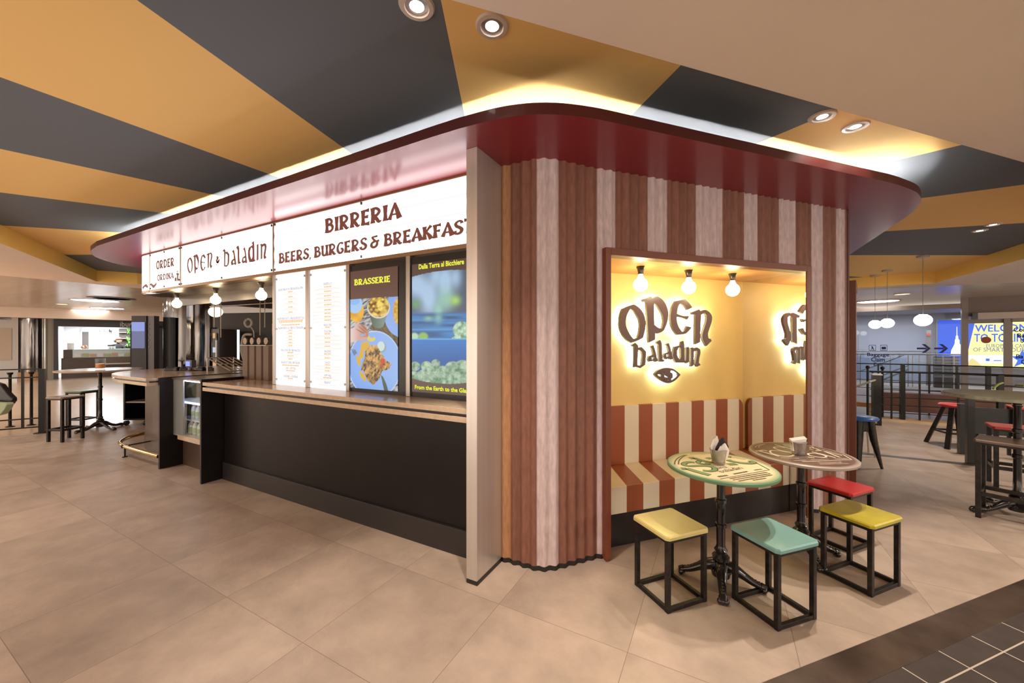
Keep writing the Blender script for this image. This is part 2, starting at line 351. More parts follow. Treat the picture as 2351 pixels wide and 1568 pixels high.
for x, y, z, e in ((-3.7, .1, ZU, 90), (-6.6, .75, ZU, 90), (-9.6, .2, ZL, 80), (2.9, 2.6, ZL, 70), (.6, -.6, ZL, 70), (-4.4, -2.2, ZL, 70), (4.0, 5.0, ZL, 60)):
    downlight(x, y, z, e, 'recessed downlight in the ceiling outside the picture')

# ---------------------------------------------------------------- kiosk canopy
red = M('oxblood_lacquer', (.24, .008, .022), .45, spec=.5, coat=.6)
def arc(c, r, a0, a1, n=16): return [(c[0]+r*math.cos(math.radians(a0+(a1-a0)*i/n)), c[1]+r*math.sin(math.radians(a0+(a1-a0)*i/n))) for i in range(n+1)]
cp = cat_rom([(-8.75, 3.0), (-8.62, 2.52), (-8.25, 2.15), (-7.75, 1.93), (-7.2, 1.85)], 6)[:-1]
cp += [(-7.2, 1.848), (-5, 1.843), (-3, 1.842), (-1.55, 1.838)]
cp += cat_rom([(-1.35, 1.842), (-1.07, 1.872), (-.842, 1.955), (-.638, 2.11), (-.45, 2.31)], 6)
cp += [(.3, 3.13), (1.15, 4.06)] + cat_rom([(1.25, 4.18), (1.45, 4.47), (1.575, 4.78), (1.628, 5.12), (1.635, 5.5)], 6)[0:]
cp += [(1.63, 9.6), (-8.75, 9.6)]
cp = [tuple(float(q) for q in p) for p in cp]
cap = thing('kiosk_canopy', 'dark red lacquered canopy with rounded corners over the kiosk', 'canopy', (-3.5, 5.7, ZC))
def inset(poly, d):
    n = len(poly); out = []
    for i in range(n):
        a, b, c = np.array(poly[i-1]), np.array(poly[i]), np.array(poly[(i+1) % n])
        e1 = (b-a)/np.linalg.norm(b-a); e2 = (c-b)/np.linalg.norm(c-b); t = e1+e2; t /= np.linalg.norm(t)
        nn = np.array([-t[1], t[0]]); k = d/max(.5, float(np.dot(nn, [-e1[1], e1[0]]))); out.append(tuple(b+nn*k))
    return out
mb = MB(); v, f = poly_mesh([cp]); mb.add([(x, y, ZC) for x, y, _ in v], f); obj('soffit', mb, red, cap)
mb = MB(); v, f = poly_mesh([inset(cp, .012)]); mb.add([(x, y, ZC+.012) for x, y, _ in v], f); obj('top_board', mb, M('dark_top_board', (.03, .028, .026), .9, spec=.1), cap)
mb = MB(); ci = inset(cp, .012); n = len(cp)
for i in range(n):
    j = (i+1) % n; a, b, c, d = cp[i], cp[j], ci[j], ci[i]
    mb.quad((*a, ZC), (*b, ZC), (*b, ZC+.065), (*a, ZC+.065)); mb.quad((*a, ZC+.065), (*b, ZC+.065), (*c, ZC+.065), (*d, ZC+.065)); mb.quad((*d, ZC+.065), (*c, ZC+.065), (*c, ZC+.012), (*d, ZC+.012))
obj('rim', mb, M('oxblood_rim', (.06, .005, .007), .45, coat=.1), cap, smooth=35)
def clean_inset(d):                        # inner offset of the canopy outline, folded corner points dropped
    q = inset(cp, d); keep = []
    for i in range(n-2):
        p = np.array(q[i]); dm = 9.
        for a, b in zip(cp[:-1], cp[1:]):
            a, b = np.array(a), np.array(b); t = np.clip(np.dot(p-a, b-a)/np.dot(b-a, b-a), 0, 1); dm = min(dm, float(np.linalg.norm(p-a-(b-a)*t)))
        if dm > d-.02: keep.append(i)
    return [q[i] for i in KEEP] if (KEEP := globals().setdefault('KEEP_I', keep)) else q
clean_inset(.53)
mb = MB(); c1, c2 = clean_inset(.45), clean_inset(.455)
for i in range(len(c1)-1):
    zt = ZC+(.055 if c1[i][0] < -7.3 or c1[i][1] > 3.9 and c1[i][0] > 0 else .12)
    mb.quad((*c1[i], ZC+.012), (*c1[i+1], ZC+.012), (*c1[i+1], zt), (*c1[i], zt)); mb.quad((*c2[i], ZC+.012), (*c2[i+1], ZC+.012), (*c2[i+1], zt), (*c2[i], zt)); mb.quad((*c1[i], zt), (*c1[i+1], zt), (*c2[i+1], zt), (*c2[i], zt))
obj('light_baffle', mb, M('baffle_white', (.6, .55, .5), .7), cap)
mb = MB(); c1, c2 = clean_inset(.506), clean_inset(.515)
for i in range(len(c1)-1):
    mb.quad((*c1[i], ZC+.04), (*c1[i+1], ZC+.04), (*c2[i+1], ZC+.04), (*c2[i], ZC+.04))
t1, t2, b1, b2 = inset(cp, .215), inset(cp, .225), inset(cp, .165), inset(cp, .17); mb2 = MB()
for i in range(n-3):                       # the strip bends closer to the edge around the far right tip
    if cp[i][0] > 1.4 and cp[i][1] < 5.15:
        mb.quad((*t1[i], ZC+.04), (*t1[i+1], ZC+.04), (*t2[i+1], ZC+.04), (*t2[i], ZC+.04))
        for q in (b1, b2): mb2.quad((*q[i], ZC+.012), (*q[i+1], ZC+.012), (*q[i+1], ZC+.088), (*q[i], ZC+.088))
obj('light_baffle', mb2, MATS['baffle_white'], cap)
obj('light_strip', mb, M('led_strip', (1, .95, .86), emit=270), cap)

# ---------------------------------------------------------------- corrugated cladding, silver pillar
pil = thing('end_pillar', 'brushed silver corner pillar between the menu wall and the corrugated wall', 'pillar', (-1.415, 2.2, 0))
p4 = [atz(1070.5, 1338), atz(1095, 1346.7), (-1.375, 2.40), (-1.456, 2.40)]
obj('casing', MB().prism(p4, .03, ZC), M('brushed_silver', (.62, .58, .55), .36, .7, noise=(30, .06), stretch=(1, 1, .02)), pil, bevel=.002)
obj('plinth', MB().prism([(x, y+.003) for x, y in p4], 0, .03), M('black_plinth', (.012, .011, .012), .4), pil)
path = [(-1.376, 2.385), (-1.14, 2.392)] + [tuple(p) for p in cat_rom([(-1.09, 2.397), (-1.01, 2.455), (-.94, 2.54)], 8)][1:]
path = [np.array(p, float) for p in path]
e0 = np.array(KF.w(-.10, .055, 0)[:2]); e1 = np.array([1.056, 4.742]); path += [e0, e1]
seg = [0.]; 
for a, b in zip(path, path[1:]): seg.append(seg[-1]+float(np.linalg.norm(b-a)))
s0len = seg[-2]+.10                          # path length where the niche frame starts
def pat(u):
    i = max(0, min(len(path)-2, int(np.searchsorted(seg, u))-1)); t = (u-seg[i])/(seg[i+1]-seg[i]); d = path[i+1]-path[i]; d = d/np.linalg.norm(d)
    p = path[i]+(path[i+1]-path[i])*t; a = .0095*math.sin(2*PI*u/.076)
    return (p[0]+d[1]*a, p[1]-d[0]*a)
BANDS = [(.27, .43)]+[(s0len+a, s0len+b) for a, b in ((-.03, .12), (.41, .58), (.87, 1.13), (1.365, 1.52), (1.79, 1.98), (2.19, 2.336), (2.547, 2.646))]
mb = MB(); mb.col = []
nU = int(seg[-1]/.0076); zs = [.035, .6, 1.2, 1.7, 2.235, 2.24, 2.5, ZC]
us = [seg[-1]*i/nU for i in range(nU+1)]
for u in us:
    p = pat(u); w = any(a < u < b for a, b in BANDS); h = math.sin(u*40)*.06
    col = (.55, .44, .45) if w else (.215+h*.3, .088+h*.12, .058+h*.08)
    if 0 < u < .07: col = (.42, .21, .10)
    for z in zs: mb.v.append((p[0], p[1], z)); mb.col.append(col)
m = len(zs)
for i in range(nU):
    for k in range(m-1):
        if s0len+.01 < us[i] and us[i+1] < s0len+2.12 and k < 4: continue
        mb.f.append((i*m+k, (i+1)*m+k, (i+1)*m+k+1, i*m+k+1))
cl = thing('corrugated_cladding', 'corrugated wall cladding painted in rust and lilac stripes around the alcove', 'wall panel', (-.7, 2.8, 0))
obj('corrugated_sheet', mb, M('striped_corrugated', (.3, .2, .2), .55, attr='paint', noise=(55, .20), stretch=(1, 1, .25), bump=(120, .08)), cl, smooth=60)
mb, mbR = MB(), MB()
for i in range(0, nU, 2):
    if s0len+.01 < us[i] < s0len+2.10: continue
    if us[i] > s0len+1: mb, mbR = mbR, mb
    a, b = pat(us[i]), pat(us[min(i+2, nU)]); mb.quad((a[0], a[1]+.003, 0), (b[0], b[1]+.003, 0), (b[0], b[1]+.003, .036), (a[0], a[1]+.003, .036))
    if us[i] > s0len+1: mb, mbR = mbR, mb
obj('base_strip', mb, MATS['black_plinth'], cl); obj('base_strip', mbR, MATS['black_plinth'], cl)
mb = MB(); mb.bar((1.056, 4.745, ZC/2), (1.27, 5.66, ZC/2), .02, ZC-.01)
struct('wall_side', mb, M('rust_panel', (.10, .030, .016), .5), 'narrow rust wall on the far right side of the kiosk')
fr2 = Fr((1.24, 5.50), (.25, .97))
mb = MB(); mb.box(0, .10, -.06, .02, 0, 2.24, fr2, c=.004); mb.box(.1, .5, -.06, .02, 2.14, 2.24, fr2)
tag(obj('corner_board', mb, M('rust_frame', (.17, .045, .020), .42)), 'rust wooden board edge at the far right corner of the kiosk', 'board')

# ---------------------------------------------------------------- niche
fram = lin = thing('seating_alcove', 'lit yellow seating alcove in a wide rust-brown frame, with a mirror on its right side', 'alcove', KF.w(1.07, 0, 0))
fm = MATS['rust_frame']
obj('jamb', MB().box(0, .045, 0, .10, .015, 2.242, KF), fm, fram, bevel=.003)
obj('jamb', MB().box(2.068, 2.122, 0, .10, .015, 2.242, KF), fm, fram, bevel=.003)
obj('head', MB().box(.045, 2.068, 0, .10, 2.190, 2.242, KF), fm, fram, bevel=.003)
for a in (.008, 2.075): obj('foot', MB().box(a, a+.035, .01, .06, 0, .016, KF), fm, fram)
nd = .64
ylw = M('niche_yellow', (.80, .57, .19), .5, noise=(3, .05))
obj('back_panel', MB().box(0, 2.075, nd, nd+.02, 0, 2.22, KF), ylw, lin)
obj('side_panel', MB().box(.02, .04, .101, nd, 0, 2.22, KF), ylw, lin)
obj('ceiling_panel', MB().box(.04, 2.060, .10, nd, 2.192, 2.212, KF), M('niche_ceiling', (.62, .30, .10), .33, noise=(2, .15), stretch=(1, 8, 1)), lin)
obj('mirror', MB().box(2.060, 2.067, .012, nd, 0.0, 2.192, KF), M('mirror_glass', (.86, .84, .80), .0, 1.0), lin, label='full-height mirror on the right side of the alcove')
# striped bench: stripes follow object x
def stripe_mat(name, off, a, b, pitch):
    m = bpy.data.materials.new(name); m.use_nodes = True; nt = m.node_tree; bs = nt.nodes['Principled BSDF']; N = nt.nodes.new; L = nt.links.new
    tc = N('ShaderNodeTexCoord'); sp = N('ShaderNodeSeparateXYZ'); L(tc.outputs['Object'], sp.inputs[0])
    sh = N('ShaderNodeMath'); sh.operation = 'MULTIPLY_ADD'; L(sp.outputs[1], sh.inputs[0]); sh.inputs[1].default_value = -.33; sh.inputs[2].default_value = .33*.152
    ad = N('ShaderNodeMath'); L(sp.outputs[0], ad.inputs[0]); L(sh.outputs[0], ad.inputs[1]); x = ad.outputs[0]
    for op, vv in (('SUBTRACT', off), ('DIVIDE', 2*pitch)):
        n = N('ShaderNodeMath'); n.operation = op; L(x, n.inputs[0]); n.inputs[1].default_value = vv; x = n.outputs[0]
    n = N('ShaderNodeMath'); n.operation = 'FRACT'; L(x, n.inputs[0])
    n2 = N('ShaderNodeMath'); n2.operation = 'LESS_THAN'; L(n.outputs[0], n2.inputs[0]); n2.inputs[1].default_value = .5
    mx = N('ShaderNodeMix'); mx.data_type = 'RGBA'; L(n2.outputs[0], mx.inputs[0]); mx.inputs[6].default_value = (*a, 1); mx.inputs[7].default_value = (*b, 1)
    L(mx.outputs[2], bs.inputs['Base Color']); bs.inputs['Roughness'].default_value = .38; return m
bch = thing('striped_bench', 'built-in bench with rust and cream striped seat and back inside the alcove', 'bench', KF.w(0, 0, 0), KF.rot)
sm = stripe_mat('bench_stripes', .131, (.29, .072, .020), (.72, .64, .49), .1535)
LOC = Fr((0, 0), (1, 0)); L3 = lambda s, n_, z: (s, n_, z)
obj('seat', MB().box(.045, 2.055, .152, .64, .25, .457), sm, bch, world=False, bevel=.003)
bk = [(.045, .458), (2.025, .458), (2.025, .90)]+[(2.025-.085+.085*math.cos(t), .90+.085*math.sin(t)) for t in [PI/2*i/8 for i in range(1, 9)]]+[(.045, .985)]
mb = MB(); k = len(bk); mb.add([(s, .605, z) for s, z in bk]+[(s, .637, z) for s, z in bk], [tuple(range(k)), tuple(range(k, 2*k))[::-1]]+[(i, (i+1) % k, k+(i+1) % k, k+i) for i in range(k)])
obj('backrest', mb, sm, bch, world=False)
obj('plinth', MB().box(.045, 2.055, .158, .62, 0, .25), M('black_laminate', (.016, .013, .014), .3, noise=(20, .2)), bch, world=False)
# bulbs on bulkhead sockets
def bulb(name, label, pos, cat='lamp', grp=None, r=.058, e=20, col=(1, .80, .50)):
    t = thing(name, label, cat, pos, 0, grp)
    obj('socket', MB().lathe([(.034, 0), (.036, -.006), (.030, -.018), (.022, -.05), (.023, -.066)], n=24), M('black_socket', (.06, .045, .035), .18, .5, coat=.5), t, world=False, smooth=40)
    obj('globe', MB().lathe([(.018, -.064), (.019, -.078), (.026, -.09)]+[(r*math.sin(a), -.066-r*1.45-r*math.cos(a)) for a in [math.radians(155-4-i*12.6) for i in range(12)]][::1]+[(.003, -.066-2.45*r)], n=28), M('bulb_glow', (1, .93, .80), emit=e, ecol=col), t, world=False, smooth=60)
    return t
for s, lb in ((.527, 'white globe bulb on the alcove ceiling, leftmost'), (1.029, 'white globe bulb on the alcove ceiling, middle one above the lit logo'), (1.534, 'white globe bulb on the alcove ceiling, nearest the mirror')):
    bulb('globe_bulb', lb, KF.w(s, .30, 2.192), 'light bulb', 'globe bulbs on the alcove ceiling')
# ---------------------------------------------------------------- halo-lit logo on the alcove wall (outlines in the plane of the letter faces)
LOGO = {
 'O': [[(195,318),(280,280),(365,255),(430,295),(490,360),(525,440),(540,540),(530,640),(500,755),(410,800),(320,832),(250,780),(190,700),(157,610),(150,530),(158,430),(175,365)], [(310,320),(365,355),(415,430),(448,505),(452,600),(438,690),(415,750),(362,775),(310,715),(265,630),(243,560),(243,480),(265,400)]],
 'P': [[(490,182),(625,135),(640,165),(715,130),(790,180),(850,270),(880,380),(872,480),(842,580),(800,655),(715,692),(682,682),(680,782),(585,828),(572,600),(558,330),(548,215),(505,215)], [(665,235),(705,265),(755,340),(795,420),(808,500),(797,580),(775,618),(720,600),(668,556),(664,400)]],
 'E': [[(990,205),(1060,190),(1135,175),(1190,230),(1240,300),(1165,335),(1130,280),(1060,235),(1030,285),(1015,340),(1010,395),(1075,420),(1130,430),(1195,425),(1165,480),(1110,460),(1060,445),(1005,440),(1010,520),(1040,600),(1090,668),(1130,640),(1160,580),(1232,597),(1180,660),(1130,695),(1015,712),(960,640),(925,550),(914,440),(922,360),(947,280)]],
 'N': [[(1225,375),(1345,330),(1365,358),(1430,335),(1490,365),(1525,410),(1537,460),(1525,530),(1495,620),(1475,690),(1480,750),(1495,770),(1512,768),(1530,800),(1450,880),(1405,800),(1390,740),(1400,670),(1430,580),(1455,490),(1455,420),(1425,380),(1372,410),(1362,600),(1358,820),(1282,853),(1285,600),(1288,405),(1248,408)]],
 'b': [[(335,858),(385,828),(425,870),(428,905),(478,893),(545,960),(543,1060),(532,1160),(458,1210),(400,1193),(358,1198),(372,1170),(374,1000),(372,885),(345,885)], [(428,935),(470,955),(492,1000),(490,1080),(480,1158),(440,1172),(415,1162),(420,1040)]],
 'a': [[(600,888),(657,864),(682,940),(702,1020),(720,1105),(682,1118),(672,1098),(592,1113),(572,1070),(592,1030),(655,1005),(645,950),(628,912)], [(632,1048),(662,1040),(668,1075),(635,1082)]],
 'l': [[(705,817),(757,787),(782,850),(786,1000),(792,1075),(825,1093),(800,1116),(745,1113),(740,1000),(738,870),(715,840)]],
 'c': [[(835,862),(887,834),(912,910),(932,1000),(948,1075),(908,1083),(897,1068),(832,1078),(805,1045),(824,990),(890,965),(875,905),(860,878)], [(850,1008),(888,998),(892,1033),(855,1043)]],
 'd': [[(1045,827),(1105,798),(1118,860),(1120,1000),(1125,1095),(1145,1105),(1120,1128),(992,1128),(960,1050),(956,960),(976,890),(1068,862),(1068,842)], [(1040,897),(1066,912),(1070,1000),(1066,1050),(1046,1083),(1014,1020),(1010,950)]],
 'i': [[(1140,905),(1190,890),(1190,1120),(1146,1140),(1150,925)]],
 'n': [[(1205,907),(1250,897),(1260,912),(1310,897),(1355,925),(1362,980),(1345,1060),(1337,1128),(1365,1163),(1308,1190),(1290,1140),(1300,1060),(1315,980),(1305,945),(1262,962),(1262,1170),(1220,1186),(1222,932)]],
 'e': [[(670,1305),(720,1250),(790,1215),(870,1205),(950,1220),(1010,1260),(1062,1308),(1010,1370),(950,1415),(870,1437),(790,1410),(720,1360)],
       [(718,1310),(765,1275),(752,1300),(772,1322),(785,1362)], [(915,1250),(960,1255),(1025,1305),(985,1350),(925,1392),(922,1368),(945,1355),(946,1300),(938,1285),(912,1272)],
       [(826,1250),(814,1285),(826,1320),(862,1340),(905,1322),(870,1355),(825,1338),(803,1290)], [(806,1376),(832,1388),(812,1390)], [(868,1390),(890,1384),(888,1396),(870,1398)]]}
SM = set('OPENbacdle')
def logo_loops(ch, n):
    out = []
    for lp in LOGO[ch]:
        q = [(1400+x*.15303, 660+y*.15303) for x, y in lp]; q = [KF.px(x, y, n) for x, y in q]; out.append([tuple(map(float, p)) for p in smooth_loop(q)])
    return out
lg = thing('wall_logo', 'halo-lit brown OPEN baladin letters with an eye below on the yellow alcove wall', 'sign', KF.w(1.1, nd, 1.5))
lmat = M('brown_letter', (.095, .038, .024), .32, spec=.45, coat=.15); glow = M('halo_led', (.92, 1, .95), emit=15, ecol=(.62, .88, 1.0))
LP = {c: logo_loops(c, nd-.075) for c in LOGO}
for c in LOGO:
    v, f = poly_mesh(LP[c], .028)
    o = obj('eye_emblem' if c == 'e' else 'letter', MB().add([KF.w(s, nd-.061+w, z) for s, z, w in v], f), lmat, lg)
    cen = np.mean(np.array(LP[c][0]), 0)
    v, f = poly_mesh([[tuple(cen+(np.array(p)-cen)*.985) for p in LP[c][0]]] + [list(l) for l in LP[c][1:2]])
    obj('back_light', MB().add([KF.w(s, nd-.044, z) for s, z, w in v], f), glow, o)

# ---------------------------------------------------------------- counter front
SY = 2.36
ctr = thing('serving_counter', 'long black serving counter with a double beige stone top under the menu boards', 'counter', (-3.2, 2.5, 0))
blk = M('black_front', (.010, .008, .009), .32, spec=.25, noise=(4, .15))
stone = M('beige_stone', (.50, .37, .26), .22, noise=(25, .10), coat=.2)
obj('plinth', MB().box(-5.0, -1.457, 2.293, 2.5, 0, .195), M('black_plinth_board', (.020, .017, .018), .4), ctr, bevel=.002)
obj('front_panel', MB().box(-5.0, -1.457, 2.315, 2.5, .195, 1.08), blk, ctr)
obj('lower_ledge', MB().box(-5.0, -1.457, 2.10, 2.32, 1.028, 1.066), stone, ctr, bevel=.002)
obj('shadow_gap', MB().box(-5.0, -1.457, 2.125, 2.32, 1.066, 1.086), MATS['black_plinth'], ctr)
obj('worktop', MB().box(-5.0, -1.457, 2.10, 3.05, 1.086, 1.122), stone, ctr, bevel=.002)
obj('end_panel', MB().box(-5.05, -5.02, 2.097, 3.05, 0, 1.152), blk, ctr, bevel=.001)
# chilled display between the two end panels
dsp = thing('chilled_display', 'glass-fronted chilled drinks display between two black panels', 'display fridge', (-5.6, 2.5, 0))
obj('side_panel', MB().box(-6.10, -6.06, 2.10, 3.05, 0, 1.125), blk, dsp, bevel=.001)
obj('kick_panel', MB().box(-6.05, -5.055, 2.33, 2.36, .0, .36), M('brown_laminate', (.075, .048, .036), .35), dsp)
obj('sill', MB().box(-5.92, -5.055, 2.225, 2.40, .36, .42), stone, dsp)
obj('inner_back', MB().box(-6.05, -5.055, 3.0, 3.03, .42, 1.10), M('fridge_liner', (.32, .31, .32), .4), dsp)
obj('top_frame', MB().box(-6.06, -5.055, 2.22, 3.05, 1.10, 1.118), M('steel_trim', (.42, .38, .35), .28, .9), dsp)
obj('pale_panel', MB().box(-6.058, -5.80, 2.235, 2.25, .40, 1.10), M('pale_panel_grey', (.45, .42, .40), .35, .3), dsp)  # pale upright panel just behind the glass front
for z in (.60, .83): obj('shelf', MB().box(-6.05, -5.055, 2.27, 2.98, z, z+.012), M('clear_shelf', (.5, .55, .6), .1, .3), dsp)
obj('shelf_light', MB().box(-6.0, -5.1, 2.27, 2.285, .805, .828), M('blue_led', (.55, .65, 1), emit=3.0, ecol=(.30, .45, 1)), dsp)
glass = M('clear_glass', (1, 1, 1), .0, trans=1.0)
gl = bpy.data.materials.new('thin_glass'); gl.use_nodes = True; nt = gl.node_tree; nt.nodes.clear()
o_ = nt.nodes.new('ShaderNodeOutputMaterial'); mxs = nt.nodes.new('ShaderNodeMixShader'); tr = nt.nodes.new('ShaderNodeBsdfTransparent'); gs = nt.nodes.new('ShaderNodeBsdfGlossy'); ge = nt.nodes.new('ShaderNodeNewGeometry'); dt = nt.nodes.new('ShaderNodeVectorMath'); dt.operation = 'DOT_PRODUCT'; nt.links.new(ge.outputs['Incoming'], dt.inputs[0]); nt.links.new(ge.outputs['Normal'], dt.inputs[1])
f1 = nt.nodes.new('ShaderNodeMath'); f1.operation = 'ABSOLUTE'; nt.links.new(dt.outputs['Value'], f1.inputs[0]); f2 = nt.nodes.new('ShaderNodeMath'); f2.operation = 'SUBTRACT'; f2.inputs[0].default_value = 1; nt.links.new(f1.outputs[0], f2.inputs[1])
f3 = nt.nodes.new('ShaderNodeMath'); f3.operation = 'POWER'; nt.links.new(f2.outputs[0], f3.inputs[0]); f3.inputs[1].default_value = 5; fz = nt.nodes.new('ShaderNodeMath'); fz.operation = 'MULTIPLY_ADD'; nt.links.new(f3.outputs[0], fz.inputs[0]); fz.inputs[1].default_value = .5; fz.inputs[2].default_value = .03
gs.inputs['Roughness'].default_value = .02; tr.inputs[0].default_value = (.93, .96, .97, 1)
nt.links.new(fz.outputs[0], mxs.inputs[0]); nt.links.new(tr.outputs[0], mxs.inputs[1]); nt.links.new(gs.outputs[0], mxs.inputs[2]); nt.links.new(mxs.outputs[0], o_.inputs[0])
MATS['thin_glass'] = gl
obj('added_lamp', MB().box(-6.0, -5.1, 2.30, 2.33, 1.07, 1.085), M('added_lamp_glow', (1, 1, 1), emit=14, ecol=(.85, .92, 1)), dsp)  # glowing bar added to brighten the inside of the display
obj('glass_front', MB().box(-6.05, -5.055, 2.22, 2.226, .42, 1.10), gl, dsp)
bt = None
for row, (z, yy) in enumerate(((.421, 2.33), (.421, 2.46), (.613, 2.36))):
    for i in range(7):
        x = -5.83+i*.115
        lb = f'clear drink bottle with a red cap on the {"lower" if z < .5 else "middle"} shelf of the chilled display'
        if bt is None:
            bt = thing('drink_bottle', lb, 'bottle', (x, yy, z), 0, 'bottles in the chilled display')
            obj('bottle_body', MB().lathe([(.030, 0), (.033, .01), (.033, .10), (.026, .125), (.012, .145), (.012, .155)], n=14), M('pet_bottle', (.55, .62, .55), .12, .1, coat=.5), bt, world=False, smooth=50)
            obj('wrapper', MB().lathe([(.034, .03), (.034, .085)], n=14), M('green_wrapper', (.30, .42, .18), .5), bt, world=False, smooth=50)
            obj('cap', MB().lathe([(.014, .152), (.014, .172)], n=12), M('red_cap', (.6, .08, .05), .4), bt, world=False)
        else:
            dup(bt, (x, yy, z), 0, lb)
# rounded bar end
bar = thing('bar_counter', 'rounded bar counter end with a beige double top and brass foot rail', 'counter', (-7.0, 2.8, 0))
def bartop(e): return [(-6.10, 1.985+e)]+[tuple(p) for p in cat_rom([(-7.0, 1.99+e), (-7.45, 2.06+e), (-7.85-e*.3+e, 2.27+e*.6), (-8.12+e, 2.65), (-8.18+e, 3.15)], 6)]+[(-8.18+e, 3.7), (-6.10, 3.7)]
obj('worktop', MB().prism(bartop(0), 1.086, 1.122), stone, bar, bevel=.002)
obj('shadow_gap', MB().prism(bartop(.03), 1.066, 1.086), MATS['black_plinth'], bar)
obj('lower_ledge', MB().prism(bartop(.005), 1.028, 1.066), stone, bar, bevel=.002)
obj('front_panel', MB().prism(bartop(.36), .12, 1.028), M('brown_metal_front', (.105, .075, .058), .35, .3, noise=(3, .15)), bar, smooth=30)
obj('kick_board', MB().prism(bartop(.35), .0, .22), MATS['brown_metal_front'], bar, smooth=30)
brass = M('brass', (.62, .40, .13), .18, 1.0)
fr_ = [(-6.11, 2.11, .15), (-6.9, 2.09, .15)]+[(p[0], p[1], .15) for p in cat_rom([(-7.1, 2.09), (-7.4, 2.13), (-7.66, 2.27), (-7.80, 2.45), (-7.84, 2.6)], 5)]
obj('foot_rail', MB().tube(fr_, .024, 12), brass, bar, smooth=60)
mb = MB(); mb.tube([(-7.12, 2.10, 0), (-7.12, 2.10, .135)], .010, 8); mb.lathe([(.03, 0), (.03, .006), (.012, .012)], (-7.12, 2.10, 0), 14); mb.tube([(-7.12, 2.1, .15), (-7.05, 2.36, .17)], .009, 8)
mb.lathe([(.03, -.02), (.03, .02)], (-7.12, 2.09, .15), 12)
obj('rail_bracket', mb, M('black_iron', (.015, .014, .014), .35, .5), bar, smooth=40)

# ---------------------------------------------------------------- signs above
sgn = M('backlit_acrylic', (1, .95, .93), .25, emit=1.0)
b_ = sgn.node_tree.nodes['Principled BSDF']; nt = sgn.node_tree
tc = nt.nodes.new('ShaderNodeTexCoord'); sp = nt.nodes.new('ShaderNodeSeparateXYZ'); nt.links.new(tc.outputs['Object'], sp.inputs[0])
sn = nt.nodes.new('ShaderNodeMath'); sn.operation = 'MULTIPLY'; sn.inputs[1].default_value = 2*PI/.135; nt.links.new(sp.outputs[2], sn.inputs[0])
si = nt.nodes.new('ShaderNodeMath'); si.operation = 'SINE'; nt.links.new(sn.outputs[0], si.inputs[0])
mr = nt.nodes.new('ShaderNodeMapRange'); mr.inputs[1].default_value = -1; mr.inputs[3].default_value = .68; mr.inputs[4].default_value = 4.4; nt.links.new(si.outputs[0], mr.inputs[0])
nt.links.new(mr.outputs[0], b_.inputs['Emission Strength']); b_.inputs['Emission Color'].default_value = (1, .94, .93, 1); b_.inputs['Base Color'].default_value = (.1, .1, .1, 1)
sgo = M('opal_acrylic', (.1, .1, .1), .25, emit=2.3, ecol=(1, .93, .90))
txb = M('brown_print', (.22, .085, .070), .5)
Z0, Z1 = 2.30, 2.805
bronze = M('bronze_trim', (.30, .19, .11), .35, .8)
XS = [-1.456, -4.115, -6.185, -7.12]
def signbox(x0, x1, label, mat):
    t = thing('sign_panel', label, 'sign', ((x0+x1)/2, SY, Z0), 0, 'lit sign panels over the counter')
    obj('panel', MB().box(x0+.012, x1-.012, SY, SY+.10, Z0, Z1), mat, t)
    mb = MB(); mb.box(x0, x1, SY-.006, SY+.10, Z0-.035, Z0-.002); mb.box(x0, x0+.012, SY-.006, SY+.10, Z0, Z1); mb.box(x1-.012, x1, SY-.006, SY+.10, Z0, Z1); mb.box(x0, x1, SY-.006, SY+.1, Z1, ZC-.001)
    obj('frame', mb, bronze, t)
    mb = MB()
    for x in (x0+.03, (x0+x1)/2, x1-.03):
        for z in (Z0+.018, Z1-.018): mb.box(x-.006, x+.006, SY-.012, SY, z-.012, z+.012)
    obj('clips', mb, MATS['black_iron'], t)
    return t
bx = lambda x, y: fac(x, y, SY-.003)
t = signbox(XS[1], XS[0], 'large lit white sign reading BIRRERIA BEERS, BURGERS & BREAKFAST', sgn)
a, b = bx(746, 536), bx(918.5, 499); c = bx(746.5, 503)
mb = MB(); flared_on(mb, 'BIRRERIA', fy(SY-.003), a[0], b[0]+.01, a[1], c[1])
a, b, c = bx(640.5, 605.5), bx(1064.5, 536.5), bx(640.5, 582)
w_all = sum(FONT[k][0] for k in 'BEERS, BURGERS & BREAKFAS')
s1 = a[0]+(b[0]-a[0])*(w_all+FONT['T'][0])/w_all
flared_on(mb, 'BEERS, BURGERS & BREAKFAST', fy(SY-.0045), a[0], min(s1, -1.49), a[1], c[1]); obj('lettering', mb, txb, t)
t = signbox(XS[2], XS[1], 'lit white sign reading OPEN baladin with an eye between the words', sgo)
mb = MB()
for ch, x0, x1, y0, y1 in (('O',165,312,790,1205),('P',315,470,705,1220),('E',500,645,715,1140),('N',662,815,668,1095),('b',1080,1250,560,1045),('a',1285,1430,590,1005),('l',1425,1550,475,965),('c',1565,1710,525,955),('d',1725,1920,380,915),('i',1940,2000,445,885),('n',2035,2210,430,850)):
    g = lambda x, y: bx(415+x*.08932, 520+y*.08932)
    xm = (x0+x1)/2; sa, sb = g(x0, y0)[0], g(x1, y0)[0]; za, zb = g(xm, y1)[1], g(xm, y0)[1]
    A = np.concatenate([np.array(l) for l in LP[ch]]); lo, hi = A.min(0), A.max(0)
    shear = .0
    lo2 = [[(sa+(p[0]-lo[0])/(hi[0]-lo[0])*(sb-sa), za+(p[1]-lo[1])/(hi[1]-lo[1])*(zb-za)) for p in l] for l in LP[ch]]
    v, f = poly_mesh(lo2); mb.add([(x, SY-.003, z) for x, z, _ in v], f)
obj('lettering', mb, txb, t)
